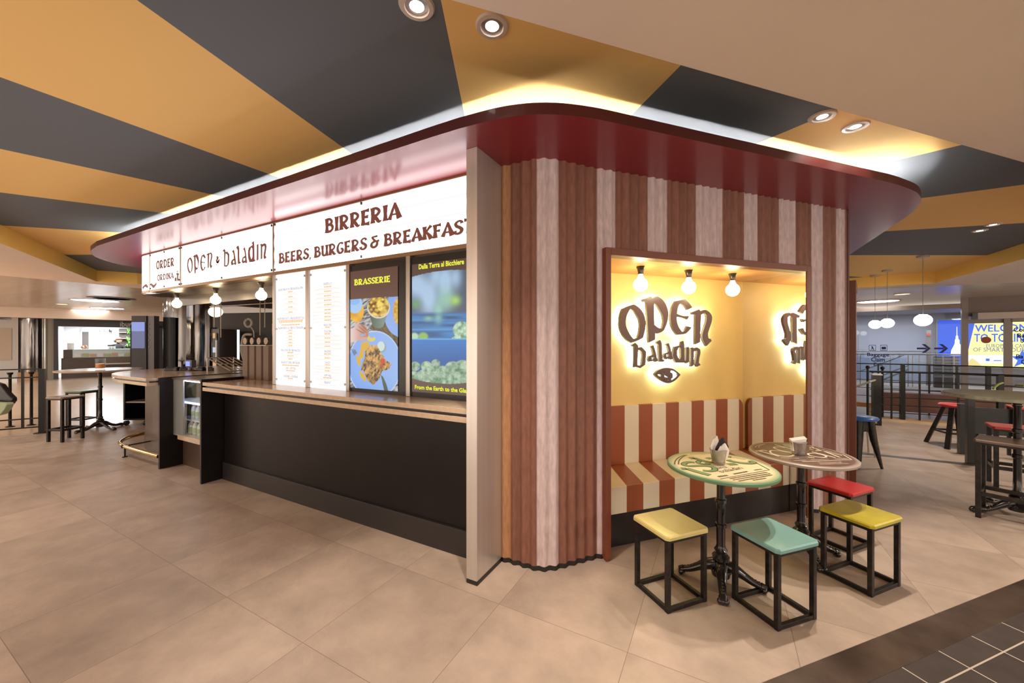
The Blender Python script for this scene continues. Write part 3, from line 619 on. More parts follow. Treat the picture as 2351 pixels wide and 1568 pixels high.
e = [bx(415+x*.08932, 520+y*.08932) for x, y in ((830, 895), (1072, 845), (945, 765), (945, 995))]
mb = MB(); cx0 = (e[0][0]+e[1][0])/2; cz0 = (e[0][1]+e[1][1])/2; rx = (e[1][0]-e[0][0])/2; rz = (e[2][1]-e[3][1])/2
al = [(cx0+rx*math.cos(t_)*(1-.0), cz0+rz*math.sin(t_)*abs(math.sin(t_))**.25) for t_ in [2*PI*i/40 for i in range(40)]]
al2 = [(cx0+(x-cx0)*.90, cz0+(z-cz0)*.88) for x, z in al]
v, f = poly_mesh([al, al2]); mb.add([(x, SY-.003, z) for x, z, _ in v], f)
for i in range(7):
    a_ = PI+PI*(i+.0)/6; mb.add(*[[(cx0+rz*.62*math.cos(a_)+dx, SY-.003, cz0+rz*.1+rz*.62*math.sin(a_)+dz) for dx, dz in ((-.009, -.010), (.009, -.010), (.009, .010), (-.009, .010))], [(0, 1, 2, 3)]])
vv, ff = crv([(cx0-rz*.45, cz0+rz*.1), (cx0-rz*.3, cz0-rz*.25), (cx0, cz0-rz*.36), (cx0+rz*.34, cz0-rz*.2), (cx0+rz*.45, cz0+rz*.1)], .03); mb.add([(x, SY-.003, z) for x, z in vv], ff)
vv, ff = crv([(cx0, cz0+rz*.85), (cx0-rz*.05, cz0+rz*.4), (cx0+rz*.1, cz0+rz*.1)], [.05, .05, .03]); mb.add([(x, SY-.0035, z) for x, z in vv], ff)
obj('eye_emblem', mb, txb, t)
t = signbox(XS[3], XS[2], 'lit white sign reading ORDER ORDINA', sgo)
mb = MB(); a, b, c = bx(358.5, 617), bx(400.5, 608.5), bx(358.5, 600); flared_on(mb, 'ORDER', fy(SY-.003), a[0], b[0], a[1]-.01, c[1])
a, b, c = bx(361, 645), bx(398.5, 639.5), bx(361, 631.5); flared_on(mb, 'ORDINA', fy(SY-.003), a[0], b[0], a[1], c[1]); obj('lettering', mb, txb, t)
mb = MB()
OFS = [0]
def stamp(strokes):
    for pts, w in strokes:
        q = [bx(305+x*.0829, 560+y*.0829) for x, y in pts]; vv, ff = strip(q, lw(w, len(q))); OFS[0] = (OFS[0]+1) % 7; mb.add([(x, SY-.003-.0004*OFS[0], z) for x, z in vv], ff)
stamp([(cat_rom([(480,1135),(510,1120),(570,1180),(610,1150),(655,1090)], 4), [.02, .045, .03]), ([(1190,930),(1185,1030)], .055), ([(1183,890),(1183,905)], .03), ([(1245,745),(1243,830)], .02), ([(1243,740),(1243,760)], .05), ([(1205,840),(1245,825),(1285,845)], .02), ([(1243,840),(1240,920)], .045), ([(1220,935),(1262,930)], .06), ([(1240,945),(1238,1000)], .035), ([(1232,1000),(1225,1040)], .02), ([(1250,1000),(1258,1035)], .02), ([(1295,960),(1292,1025)], .06), ([(1300,915),(1300,935)], .03)])
obj('drawing', mb, txb, t)
# rounded end of the sign
t = thing('sign_panel', 'curved lit white sign at the far left end, with a wavy line', 'sign', (-7.4, 2.6, Z0), 0, 'lit sign panels over the counter')
cpth = [(XS[3]-.012, SY)]+[(-7.30, SY)]+cat_rom([(-7.36, SY+.002), (-7.53, 2.41), (-7.68, 2.53), (-7.76, 2.70), (-7.78, 2.9)], 5)+[(-7.78, 4.2)]
mb = MB(); mb2 = MB()
for a, b in zip(cpth, cpth[1:]):
    mb.quad((a[0], a[1], Z0), (b[0], b[1], Z0), (b[0], b[1], Z1), (a[0], a[1], Z1))
    for z0, z1 in ((Z0-.035, Z0-.002), (Z1, ZC-.001)): mb2.bar((a[0], a[1], (z0+z1)/2), (b[0], b[1], (z0+z1)/2), .012, z1-z0)
obj('panel', mb, sgo, t, smooth=60); obj('frame', mb2, bronze, t)
mb = MB(); stamp([(cat_rom([(270,1235),(310,1180),(355,1150),(390,1175),(420,1200)], 4), [.05, .03, .05, .02])]); 
obj('drawing', mb, txb, t)
mb = MB(); a, b = bx(317.5, 662), bx(326, 657); text_on(mb, 'MEO', fy(SY-.004), a[0], b[0], a[1], a[1]+.06); obj('lettering', mb, txb, t)

# ---------------------------------------------------------------- mullions, menu boards, screens
MX = [(628, 633), (703.5, 711.5), (796.5, 803.5), (934, 943)]
steel = M('brushed_steel', (.44, .40, .37), .30, .95, noise=(40, .08), stretch=(1, 1, .03))
mxs_ = []
for i, (a, b) in enumerate(MX):
    x0, x1 = fac(a, 780, SY)[0], fac(b, 780, SY)[0]; x1 = max(x1, x0+.028); mxs_.append((x0, x1))
    o = obj('steel_mullion', MB().box(x0, x1, SY-.012, SY+.06, 1.123, Z0-.036), steel, bevel=.002)
    tag(o, ['steel upright at the left end of the menu boards', 'steel upright between the drinks menu and the food menu', 'steel upright between the food menu and the BRASSERIE screen', 'steel upright between the two screens'][i], 'upright', 'steel uprights on the counter')
pan = M('menu_acrylic', (.1, .1, .1), .25, emit=.80, ecol=(1, .94, .93)); gry = M('grey_print', (.30, .30, .34), .6, emit=.30, ecol=(.9, .9, 1)); orr = M('orange_print', (.6, .3, .14), .6, emit=.45, ecol=(1, .55, .28)); tau = M('taupe_print', (.5, .42, .38), .6, emit=.42, ecol=(1, .82, .74))
def menu(x0, x1, label, rows):
    zt, zb = 2.225, 1.145
    t = thing('menu_board', label, 'menu board', ((x0+x1)/2, SY, 1.123), 0, 'lit menu boards on the counter')
    obj('panel', MB().box(x0+.004, x1-.004, SY, SY+.03, 1.124, 2.262), pan, t)
    mb = MB()
    for x in (x0+.022, x1-.022):
        for z in (1.18, 1.70, 2.215): mb.box(x-.008, x+.008, SY-.008, SY, z-.010, z+.010)
    obj('clips', mb, MATS['steel_trim'], t)
    g, o_, u = MB(), MB(), MB(); f = fy(SY-.002); xc = (x0+x1)/2; w = x1-x0
    for zf, kind, hw, txt in rows:
        z = zt-(zt-zb)*zf
        if kind == 'h': text_on(g, txt, f, xc-w*hw, xc+w*hw, z, z+.024, .0016)
        elif kind == 'o': dashes(o_, f, xc-w*hw, xc+w*hw, z, .011, (.02, .05))
        elif kind == 'b': dashes(u, f, xc-w*hw, xc+w*hw, z, .0085, (.01, .03), .005)
        else: dashes(u, f, xc-w*hw, xc+w*hw, z, .005, (.03, .09), .003)
    obj('headings', g, gry, t); obj('item_names', o_, orr, t); obj('small_print', u, tau, t)
r1 = [(.125, 'h', .40, "BALADIN'S BEERS ON TAP - BIRRE BALADIN ALLA SPINA")]
for k in range(5): z = .145+k*.048; r1 += [(z, 'o', .07, 0), (z+.012, 'b', .18, 0), (z+.022, 's', .27, 0)]
r1 += [(.40, 'h', .44, "BALADIN'S BEERS IN BOTTLE - BIRRE BALADIN IN BOTTIGLIA"), (.415, 'o', .40, 0), (.428, 'o', .38, 0), (.44, 's', .42, 0), (.455, 'o', .3, 0), (.49, 'h', .40, "BALADIN'S BEERS IN CAN - BIRRE IN LATTINA BALADIN")]
for k in range(6): z = .505+k*.029; r1 += [(z, 'o', .06, 0), (z+.011, 'b', .15, 0)]
r1 += [(.70, 'h', .32, 'NON ALCOHOLIC BEER - BIRRA ANALCOLICA'), (.715, 'o', .1, 0), (.727, 's', .34, 0), (.745, 'o', .1, 0), (.757, 's', .36, 0), (.775, 'o', .07, 0), (.787, 's', .33, 0), (.815, 'h', .30, 'BALADIN SOFT DRINKS - BIBITE BALADIN'), (.835, 'o', .27, 0), (.845, 's', .05, 0), (.87, 'h', .17, 'COFFEE - CAFFETTERIA'), (.885, 'o', .14, 0), (.897, 's', .1, 0), (.907, 's', .14, 0), (.917, 's', .19, 0), (.945, 'h', .24, 'OTHER DRINKS - ALTRE BEVANDE'), (.958, 'o', .08, 0), (.97, 's', .12, 0)]
menu(mxs_[0][1], mxs_[1][0], 'lit white drinks menu board, left of the two menus', r1)
r2 = [(.115, 'h', .11, 'BURGERS & CO')]
for k in range(5): z = .135+k*.039; r2 += [(z, 'o', .10, 0), (z+.012, 's', .30, 0), (z+.02, 's', .36, 0)]
for k in range(4): z = .335+k*.03; r2 += [(z, 'o', .09, 0), (z+.013, 's', .42, 0)]
r2 += [(.475, 'h', .11, 'FRENCH FRIES'), (.488, 'o', .06, 0), (.50, 's', .18, 0), (.53, 'h', .10, 'FOCACCERIA')]
for k in range(4): z = .545+k*.036; r2 += [(z, 'o', .08, 0), (z+.012, 's', .38, 0), (z+.02, 's', .34, 0)]
r2 += [(.705, 'h', .09, 'BRASSERIE'), (.72, 'o', .10, 0), (.732, 's', .32, 0), (.755, 'o', .08, 0), (.767, 's', .4, 0), (.80, 'h', .07, 'SALADS')]
for k in range(3): z = .815+k*.026; r2 += [(z, 'o', .07, 0), (z+.011, 's', .36, 0)]
r2 += [(.915, 'h', .10, 'HOPPY MEAL'), (.928, 'o', .12, 0), (.94, 's', .3, 0), (.975, 'h', .09, 'BREAKFAST'), (.988, 's', .24, 0)]
menu(mxs_[1][1], mxs_[2][0], 'lit white food menu board, beside the BRASSERIE screen', r2)
# pictures shown on the two screens, sampled on a fine grid (u, v are picture coordinates)
def ell(u, v, cx_, cy_, rx, ry, soft=.06, ang=0.):
    c_, s_ = math.cos(ang), math.sin(ang); du, dv = u-cx_, v-cy_; a = (du*c_+dv*s_)/rx; b = (-du*s_+dv*c_)/ry
    return np.clip((1-np.sqrt(a*a+b*b))/soft+.5, 0, 1)
def pol(u, v, P):
    ins = np.zeros(u.shape, bool); n = len(P)
    for i in range(n):
        (x1, y1), (x2, y2) = P[i], P[(i+1) % n]
        c_ = (y1 > v) != (y2 > v); xi = (x2-x1)*(v-y1)/(y2-y1+1e-9)+x1; ins ^= c_ & (u < xi)
    return ins.astype(float)
def vn(u, v, sc, seed):
    r = np.random.default_rng(seed).random((64, 64)); x, y = (u/sc) % 64, (v/sc) % 64; xi, yi = x.astype(int), y.astype(int); fx_, fy_ = x-xi, y-yi
    fx_, fy_ = fx_*fx_*(3-2*fx_), fy_*fy_*(3-2*fy_); g = lambda a, b: r[a % 64, b % 64]
    return (g(xi, yi)*(1-fx_)+g(xi+1, yi)*fx_)*(1-fy_)+(g(xi, yi+1)*(1-fx_)+g(xi+1, yi+1)*fx_)*fy_
def lay(img, m, col): 
    col = np.array(rgb(*col)) if not isinstance(col, np.ndarray) else col
    return img*(1-m[..., None])+col*m[..., None]
def mixc(a, b, t): return np.array(rgb(*a))*(1-t[..., None])+np.array(rgb(*b))*t[..., None]
def pic1(u, v):
    img = np.zeros(u.shape+(3,))+np.array(rgb(100, 70, 60))
    pic = (v > 432-(u-62)*.074).astype(float)
    wood = mixc((70, 75, 80), (205, 205, 205), np.clip(vn(u*.8+v*1.5, v*.25-u*.3, 14, 1)*1.5-.3, 0, 1)); img = lay(img, pic, wood)
    dk = pol(u, v, [(420, 640), (520, 740), (612, 860), (612, 1030), (540, 960), (430, 830), (290, 760), (320, 700)])*pic; img = lay(img, dk, mixc((40, 30, 18), (120, 100, 55), vn(u-v, v*.3+u*.3, 14, 2)))
    img = lay(img, ell(u, v, 640, 590, 190, 260, .02)*pic, (135, 175, 238)); 
    img = lay(img, ell(u, v, 610, 560, 60, 150, .3)*pic, mixc((190, 130, 40), (240, 205, 90), vn(u, v, 22, 3)))
    img = lay(img, ell(u, v, 140, 560, 82, 128, .03)*pic, mixc((215, 150, 20), (245, 190, 50), vn(u, v, 60, 4))); img = lay(img, ell(u, v, 122, 480, 84, 105, .03)*pic, (165, 205, 248)); img = lay(img, ell(u, v, 115, 440, 62, 50, .04)*pic, (140, 190, 248))
    img = lay(img, pol(u, v, [(285, 590), (485, 600), (440, 735), (400, 755), (345, 745), (315, 710)])*pic, mixc((60, 85, 80), (130, 150, 140), np.clip((u-300)/180, 0, 1))); img = lay(img, ell(u, v, 388, 520, 128, 122, .03)*pic, (225, 215, 200))
    fr = np.clip(vn(u*.9+v*.6, v*.9-u*.5, 24, 5)*1.5-.2, 0, 1); img = lay(img, ell(u, v, 388, 505, 118, 122, .05)*pic, mixc((120, 65, 10), (252, 222, 105), fr))
    pl = ell(u, v, 345, 1160, 290, 368, .012)*pic; img = lay(img, pl, mixc((110, 160, 238), (160, 195, 245), np.clip((u-100)/500, 0, 1)*.5+.2)); img = lay(img, (ell(u, v, 345, 1160, 300, 380, .012)*pic-pl).clip(0, 1), (190, 215, 250))
    hd = np.maximum(pol(u, v, [(60, 770), (110, 740), (150, 700), (215, 715), (250, 740), (275, 800), (272, 840), (250, 865), (190, 880), (130, 900), (70, 915)]), 0)*pic
    img = lay(img, hd, mixc((225, 200, 200), (190, 125, 95), np.clip((u-90)/130, 0, 1))); img = lay(img, ell(u, v, 212, 828, 34, 15, .3, -.35)*pic, (150, 165, 205)); img = lay(img, ell(u, v, 215, 868, 62, 17, .2, -.12)*pic, (214, 158, 130))
    for cx_, cy_, rx, ry, a in ((222, 742, 55, 7, .75), (205, 765, 58, 6, .7), (185, 790, 55, 6, .5)): img = lay(img, ell(u, v, cx_, cy_, rx, ry, .5, a)*pic, (150, 92, 72))
    img = lay(img, np.clip(ell(u, v, 305, 868, 44, 34, .1)-ell(u, v, 312, 842, 26, 20, .1), 0, 1)*pic, (225, 200, 80))
    img = lay(img, ell(u, v, 425, 965, 48, 62, .25)*pic, (140, 165, 160)); img = lay(img, ell(u, v, 415, 955, 42, 55, .15)*pic, (200, 225, 220))
    for cx_, cy_, rx, ry, a in ((210, 945, 22, 42, .4), (240, 955, 25, 55, -.1), (265, 935, 18, 40, -.3), (160, 1120, 18, 65, -.25), (210, 1290, 24, 62, -.5), (195, 1040, 26, 75, .2)): img = lay(img, ell(u, v, cx_, cy_, rx, ry, .15, a)*pic, (215, 170, 40))
    mt = pol(u, v, [(240, 1010), (300, 940), (370, 945), (415, 1030), (470, 1110), (535, 1155), (500, 1215), (425, 1235), (395, 1320), (330, 1392), (260, 1335), (225, 1240), (190, 1225), (200, 1160), (230, 1100)])*pic
    sk = np.clip(vn(u*1.2+v*.5, v*.45-u*.2, 24, 6)*1.3+vn(u, v, 11, 7)*.7-.55, 0, 1); img = lay(img, mt, mixc((45, 20, 8), (228, 175, 90), sk)); img = lay(img, (ell(u, v, 435, 1120, 28, 30, .5)+ell(u, v, 420, 1165, 18, 18, .5)).clip(0, 1)*pic*mt, (200, 60, 25))
    img = lay(img, pol(u, v, [(412, 1275), (440, 1300), (475, 1380), (500, 1470), (455, 1470), (430, 1360)])*pic, (75, 90, 75))
    for k in range(4): img = lay(img, pol(u, v, [(75+k*14, 985+k*2), (82+k*14, 985+k*2), (122+k*8, 1055-k*8), (115+k*8, 1060-k*8)])*pic, (70, 85, 100))
    return img
def pic2(u, v):
    img = np.zeros(u.shape+(3,))+np.array(rgb(92, 70, 62))
    top = 95+(np.abs(1290-u)/525)**2*80; bot = 1378-(np.abs(1180-u)/415)**2*62
    ins = ((v > top) & (v < bot)).astype(float); G = lambda cx_, cy_, rx, ry: np.exp(-((u-cx_)/rx)**2-((v-cy_)/ry)**2)
    bg = mixc((35, 40, 60), (175, 205, 235), np.clip(.15+G(800, 260, 120, 160)*.9+G(960, 420, 100, 220)*.9+G(1140, 250, 70, 220)+G(1260, 180, 60, 120)*.7+G(1030, 150, 60, 120)*.6, 0, 1))
    img = lay(img, ins, bg)
    for g_, col in ((G(1150, 420, 90, 110), (150, 200, 180)), (G(1250, 440, 55, 50), (170, 215, 110)), (G(810, 480, 50, 50), (110, 165, 120)), (G(1060, 560, 50, 110), (150, 205, 190))): img = lay(img, g_*ins, col)
    bl = np.clip((v-560)/40, 0, 1)*ins; img = lay(img, bl, mixc((20, 75, 130), (60, 140, 205), np.clip(vn(u*.3, v*2, 60, 9), 0, 1)))
    for g_, col in ((G(950, 645, 50, 28)*.8, (150, 205, 160)), (G(1060, 640, 45, 60)*.7, (150, 205, 190)), (np.exp(-((v-768)/10)**2)*.5, (110, 180, 235)), (np.exp(-((v-660)/12)**2)*.4, (90, 165, 225)), (ell(u, v, 890, 845, 52, 45, .5), (145, 190, 90)), (ell(u, v, 790, 845, 45, 40, .5), (180, 220, 180))): img = lay(img, g_*ins, col)
    img = lay(img, np.clip((v-870)/6, 0, 1)*ins, mixc((45, 125, 205), (30, 95, 165), np.clip((v-870)/250, 0, 1))); img = lay(img, np.exp(-((v-874)/5)**2)*ins, (120, 190, 240))
    hop = mixc((90, 150, 110), (215, 240, 215), np.clip(vn(u, v, 34, 11)*.9+vn(u, v, 14, 12)*.5-.2, 0, 1))
    img = lay(img, np.maximum(ell(u, v, 1320, 770, 95, 95, .15), pol(u, v, [(1210, 860), (1260, 830), (1370, 850), (1370, 868), (1215, 868)]))*ins, hop)
    for cx_, cy_, r in ((800, 1180, 55), (925, 1180, 60), (1030, 1150, 50), (1020, 1250, 75), (1100, 1260, 90), (1220, 1210, 90), (1330, 1200, 95), (900, 1300, 90), (1280, 1300, 110), (1150, 1340, 110), (780, 1300, 70), (1000, 1340, 110), (1380, 1320, 100)): img = lay(img, ell(u, v, cx_, cy_, r, r*.95, .1)*ins, hop*(.75+.25*((cx_*7) % 10)/10))
    return img
scm = M('screen_picture', (0, 0, 0), .15, emit=.66, attr='paint'); scm.node_tree.links.remove([l for l in scm.node_tree.links if l.to_socket.name == 'Base Color'][0]); scm.node_tree.nodes['Principled BSDF'].inputs['Base Color'].default_value = (.004, .004, .004, 1)
blkp = M('black_bezel', (.008, .008, .009), .25)
yel = M('yellow_glow_text', (.1, .1, .02), emit=.72, ecol=rgb(228, 232, 70))
crop = lambda x, y: (790+x*.20415, 600+y*.20415)
def screen(label, x0, x1, z0, z1, bx0, bx1, bz0, bz1, fn, texts, nu=150, nv=250):
    t = thing('menu_screen', label, 'screen', ((x0+x1)/2, SY, 1.123), 0, 'digital screens on the counter')
    obj('bezel', MB().box(bx0, bx1, SY+.006, SY+.05, bz0, bz1), blkp, t)
    S, Zz = np.meshgrid(np.linspace(x0, x1, nu), np.linspace(z0, z1, nv))
    d = S*FV[0]+SY*FV[1]; r = S*RV[0]+SY*RV[1]                  # where the picture detail of the real screen sits
    u = ((CX+FPX*r/d)-790)/.20415; v = ((CY-FPX*(Zz-EYE)/d)-600)/.20415
    mb = MB(); mb.col = fn(u, v).reshape(-1, 3).tolist(); mb.v = [(float(a), SY, float(b)) for a, b in zip(S.ravel(), Zz.ravel())]
    mb.f = [(j*nu+i, j*nu+i+1, (j+1)*nu+i+1, (j+1)*nu+i) for j in range(nv-1) for i in range(nu-1)]
    obj('picture', mb, scm, t)
    mb = MB(); texts(mb); obj('lettering', mb, yel, t)
P = lambda x, y: fac(*crop(x, y), SY)
def tx1(mb):
    a, b, c = P(118, 278), P(524, 243), P(118, 206); flared_on(mb, 'BRASSERIE', fy(SY-.003), a[0], b[0], a[1]+.005, c[1])
def tx2(mb):
    a, b, c = P(842, 92), P(1348, 35), P(842, 45); text_on(mb, 'Dalla Terra al Bicchiere', fy(SY-.003), a[0], b[0], a[1], c[1]+.004, .003)
    a, b, c = P(798, 1435), P(1362, 1475), P(798, 1392); w = b[0]-a[0]; text_on(mb, 'From the Earth to the Glass', fy(SY-.003), a[0], min(-1.47, a[0]+w*1.09), a[1], c[1], .003)
lx0 = mxs_[2][1]; lx1 = P(605, 700)[0]
screen('tall lit screen reading BRASSERIE with fries and grilled meat on a plate', lx0+.004, lx1, 1.155, P(62, 95)[1]-.02, lx0, mxs_[3][0], 1.124, Z0-.05, pic1, tx1)
screen('tall lit screen showing pale green hops and blue crates, cut off by the pillar', P(764, 700)[0], -1.462, 1.165, P(764, 10)[1]-.02, mxs_[3][1], -1.458, 1.124, Z0-.05, pic2, tx2)
# ---------------------------------------------------------------- kiosk opening: steel soffit, bulbs, taps, counter clutter
sof = thing('steel_soffit', 'brushed steel underside panel above the serving opening', 'soffit', (-5.8, 2.8, 2.26))
obj('panel', MB().box(-7.6, mxs_[0][0], SY+.105, 2.80, 2.262, 2.275), M('soffit_steel', (.26, .23, .20), .28, 1.0, noise=(6, .15), stretch=(.2, 4, 1)), sof)
obj('fascia_beam', MB().box(-7.6, -3.9, 2.80, 2.83, 2.12, 2.275), M('beam_steel', (.12, .10, .088), .42, 1.0), sof)
obj('underside', MB().box(-7.6, -3.9, 2.83, 4.3, 2.20, 2.215), M('kiosk_dark_ceiling', (.05, .035, .03), .5), sof)
for s, lb in ((fac(406, 689, 2.58)[0], 'glowing globe bulb over the serving opening, leftmost of three'), (fac(495, 678, 2.58)[0], 'glowing globe bulb over the serving opening, middle of three'), (fac(600, 666, 2.58)[0], 'glowing globe bulb over the serving opening, beside the drinks menu')):
    bulb('globe_bulb', lb, (s, 2.58, 2.262), 'light bulb', 'globe bulbs over the serving opening', e=11)
o = obj('red_pipe', MB().tube([(-6.2, 3.9, 2.14), (-3.6, 3.9, 2.14)], .045, 12), M('red_pipe_paint', (.45, .07, .03), .35), smooth=60); tag(o, 'red pipe running under the kiosk ceiling behind the bulbs', 'pipe')
o = obj('rail_tube', MB().tube([(-7.7, 3.35, 2.165), (-3.9, 3.6, 2.165)], .014, 8), M('steel_trim', (.4, .4, .4)), smooth=60); tag(o, 'thin steel rail under the kiosk ceiling, behind the bulbs', 'rail')
tt = thing('beer_tap_tower', 'brown faceted beer tap tower with round badges and wooden handles on the counter', 'beer tap', (-4.75, 2.62, 1.122))
brn = M('tap_brown', (.150, .090, .058), .45)
x0 = fac(572, 850, 2.62)[0]; x1 = fac(628, 850, 2.62)[0]
pit = (x1-x0)/3.55
for i in range(4):
    x = x0+pit*(.5+i)
    cl_ = obj('column', MB().lathe([(pit*.56, 0), (pit*.56, .405)], (x, 2.60, 1.1235), 6, ang=.15), brn, tt)
    mb = MB(); mb.tube([(x+.03, 2.52, 1.575), (x+.03, 2.535, 1.575)], .040, 20); obj('badge', mb, M('bronze_badge', (.22, .15, .10), .35, .7), cl_, smooth=40)
    if i in (2, 3):
        mb = MB(); mb.tube([(x+.03, 2.70, 1.50), (x+.03, 2.70, 1.58), (x+.03, 2.70, 1.66), (x+.03, 2.70, 1.78), (x+.03, 2.70, 1.80)], [.014, .016, .024, .024, .010], 12); obj('handle', mb, M('orange_wood', (.36, .12, .035), .35, coat=.4), cl_, smooth=50)
obj('drip_plate', MB().box(x0, x1+.06, 2.50, 2.75, 1.522, 1.528), MATS['steel_trim'], tt)
reg = thing('cash_display', 'small blue-lit customer display on a black stand at the till', 'till display', W(438, 852, 5.9))
d_ = W(438, 835, 5.9)
mb = MB(); mb.box(d_[0]-.10, d_[0]+.10, d_[1]-.03, d_[1]+.03, d_[2]-.055, d_[2]+.055); mb.tube([(d_[0], d_[1], 1.125), (d_[0], d_[1], d_[2]-.05)], .02, 8); mb.box(d_[0]-.08, d_[0]+.08, d_[1]-.06, d_[1]+.06, 1.122, 1.135)
obj('housing', mb, blkp, reg); obj('screen', MB().box(d_[0]-.08, d_[0]+.05, d_[1]-.034, d_[1]-.031, d_[2]-.035, d_[2]+.035), M('blue_lcd', (.05, .07, .4), .3, emit=1.2, ecol=(.12, .18, 1)), reg)
def on_counter(px_, py_, z=1.122): return (*atz(px_, py_, z), z)
for i, (px_, L_, a_, lb) in enumerate(((392, .13, .9, 'black card tray leaning at the left end of the till shelf'), (408, .09, .2, 'small dark box on the till shelf, left of the blue display'), (421, .10, -.3, 'low dark dispenser on the till shelf just left of the blue display'), (463, .14, .2, 'dark rubber mat roll on the till shelf, right of the blue display'), (482, .12, -.4, 'small dark scanner on the till shelf, beside the wire rack'))):
    p = on_counter(px_, 851)
    g = Fr(p[:2], (math.cos(a_), math.sin(a_))); mb = MB(); mb.box(-L_/2, L_/2, -.05, .05, 1.122, 1.165, g, c=.01); mb.box(-L_/2+.02, L_/2-.02, -.03, .03, 1.165, 1.18, g, c=.01)
    tag(obj('till_item', mb, blkp, bevel=.004), lb, 'counter item')
rk = thing('wire_rack', 'tilted steel wire rack standing behind the till counter', 'rack', W(500, 850, 5.6))
pa, pb = Vector(W(476, 822, 5.7)), Vector(W(530, 852, 5.3)); off = Vector((.10, .30, 0))
for k in range(6):
    mb = MB(); mb.tube([pa+off*(k/5), pb+off*(k/5)], .008, 6); obj('wire', mb, MATS['steel_trim'], rk)
for t_ in (0, .5, 1):
    q = pa.lerp(pb, t_); mb = MB(); mb.tube([q, q+off], .010, 6); obj('crossbar', mb, MATS['steel_trim'], rk)
for q in (pa, pa+off): mb = MB(); mb.tube([q, (q.x, q.y, 1.122)], .008, 6); obj('prop', mb, MATS['steel_trim'], rk)
bc = thing('back_counter', 'beige back counter with a steel sink edge inside the kiosk', 'counter', (-6.5, 4.3, 0))
obj('worktop', MB().box(-8.0, -4.0, 3.9, 4.5, 1.06, 1.10), stone, bc); obj('cabinet', MB().box(-7.9, -4.0, 3.95, 4.5, 0, 1.06), M('dark_cabinet', (.03, .025, .025), .4), bc)

# far back of the kiosk: dark wall, lit fridges, white hoses
mb = MB(); a_ = W(470, 784, 11.5); b2 = W(640, 784, 11.0); mb.bar((a_[0], a_[1], 1.2), (b2[0], b2[1], 1.2), .1, 2.4)
struct('wall_back', mb, M('dark_grey_wall', (.035, .028, .026), .6), 'dark grey wall seen through the serving opening')
LF = Fr(W(470, 784, 11.2)[:2], (b2[0]-a_[0], b2[1]-a_[1]))
def lfx(x, y): return LF.px(x, y, 0)
def fridge(xa, xb, ya, yb, label, body, rows):
    s0, zt = lfx(xa, ya); s1, zb = lfx(xb, yb); zb = max(zb, .05)
    t = thing('display_fridge', label, 'fridge', LF.w((s0+s1)/2, -.2, 0))
    obj('cabinet', MB().box(s0, s1, -.55, -.06, .0, zt, LF), body, t)
    obj('door', MB().box(s0+.05, s1-.05, -.57, -.552, .15, zt-.12, LF), M('fridge_door_glass', (.02, .02, .025), .08), t)
    for k in range(rows):
        z = .5+(zt-.75)*k/(rows-1)
        obj('lit_shelf', MB().box(s0+.09, s1-.09, -.585, -.572, z, z+.14, LF), M('fridge_lit_'+'ab'[k % 2], ((.5, .62, .85), (.6, .35, .15))[k % 2], .4, emit=.35), t)
    obj('handle', MB().box(s1-.04, s1-.02, -.62, -.58, .6, zt-.3, LF), MATS['steel_trim'], t)
fridge(488, 503, 752, 845, 'slim lit bottle fridge behind the kiosk, left of the brown fridge', M('steel_trim', (.4, .4, .4)), 5)
fridge(505, 545, 757, 845, 'brown display fridge with lit shelves behind the kiosk', M('fridge_brown', (.05, .03, .022), .4), 4)
def hose(px_pts, d, r, label):
    o = obj('white_hose', MB().tube([W(x, y, d) for x, y in cat_rom(px_pts, 5)], r, 8), M('hose_white', (.60, .54, .48), .4), smooth=60); tag(o, label, 'hose')
hose([(566, 733), (562, 741), (566, 749), (573, 750), (578, 742), (575, 734), (568, 732)], 10.4, .03, 'coiled white hose hanging on the dark wall')
hose([(577, 768), (562, 769), (557, 782), (555, 805), (560, 825)], 10.4, .035, 'white hose bent down the dark wall beside the taps')
hose([(575, 750), (582, 760), (583, 775)], 10.4, .015, 'thin white hose linking the coil to the taps')
o = obj('tube_lamp', MB().tube([W(547, 757, 10.6), W(547, 826, 10.6)], .03, 8), M('tube_white', (1, 1, 1), emit=1.0, ecol=(.9, .92, 1))); tag(o, 'vertical white tube lamp beside the brown fridge', 'lamp')
t = thing('pendant_lamp', 'pendant lamp glowing far behind the middle globe bulb', 'lamp', W(495, 715, 8.0)); q = W(495, 716, 8.0)
obj('shade', MB().ball(q, .125, .125, .11), M('pendant_glow', (1, .9, .75), emit=2.6, ecol=(1, .80, .5)), t, smooth=60); obj('cord', MB().tube([(q[0], q[1], q[2]+.12), (q[0], q[1], ZU-.004)], .005, 6), MATS['black_iron'], t)
for i, (xa, ya, yb) in enumerate(((492, 700, 752), (507, 702, 775), (597, 690, 770), (608, 700, 752))):
    q = W(xa, ya, 5.75); w_ = W(xa, yb, 5.75); o = obj('hanging_cable', MB().tube([(q[0], q[1], 2.2), w_], .007, 6), M('cable_beige', (.42, .32, .24), .5)); tag(o, ['pale cable hanging under the middle bulb', 'pale cable hanging to the right of the middle bulb', 'pale cable hanging behind the right bulb', 'pale cable hanging beside the drinks menu'][i], 'cable')

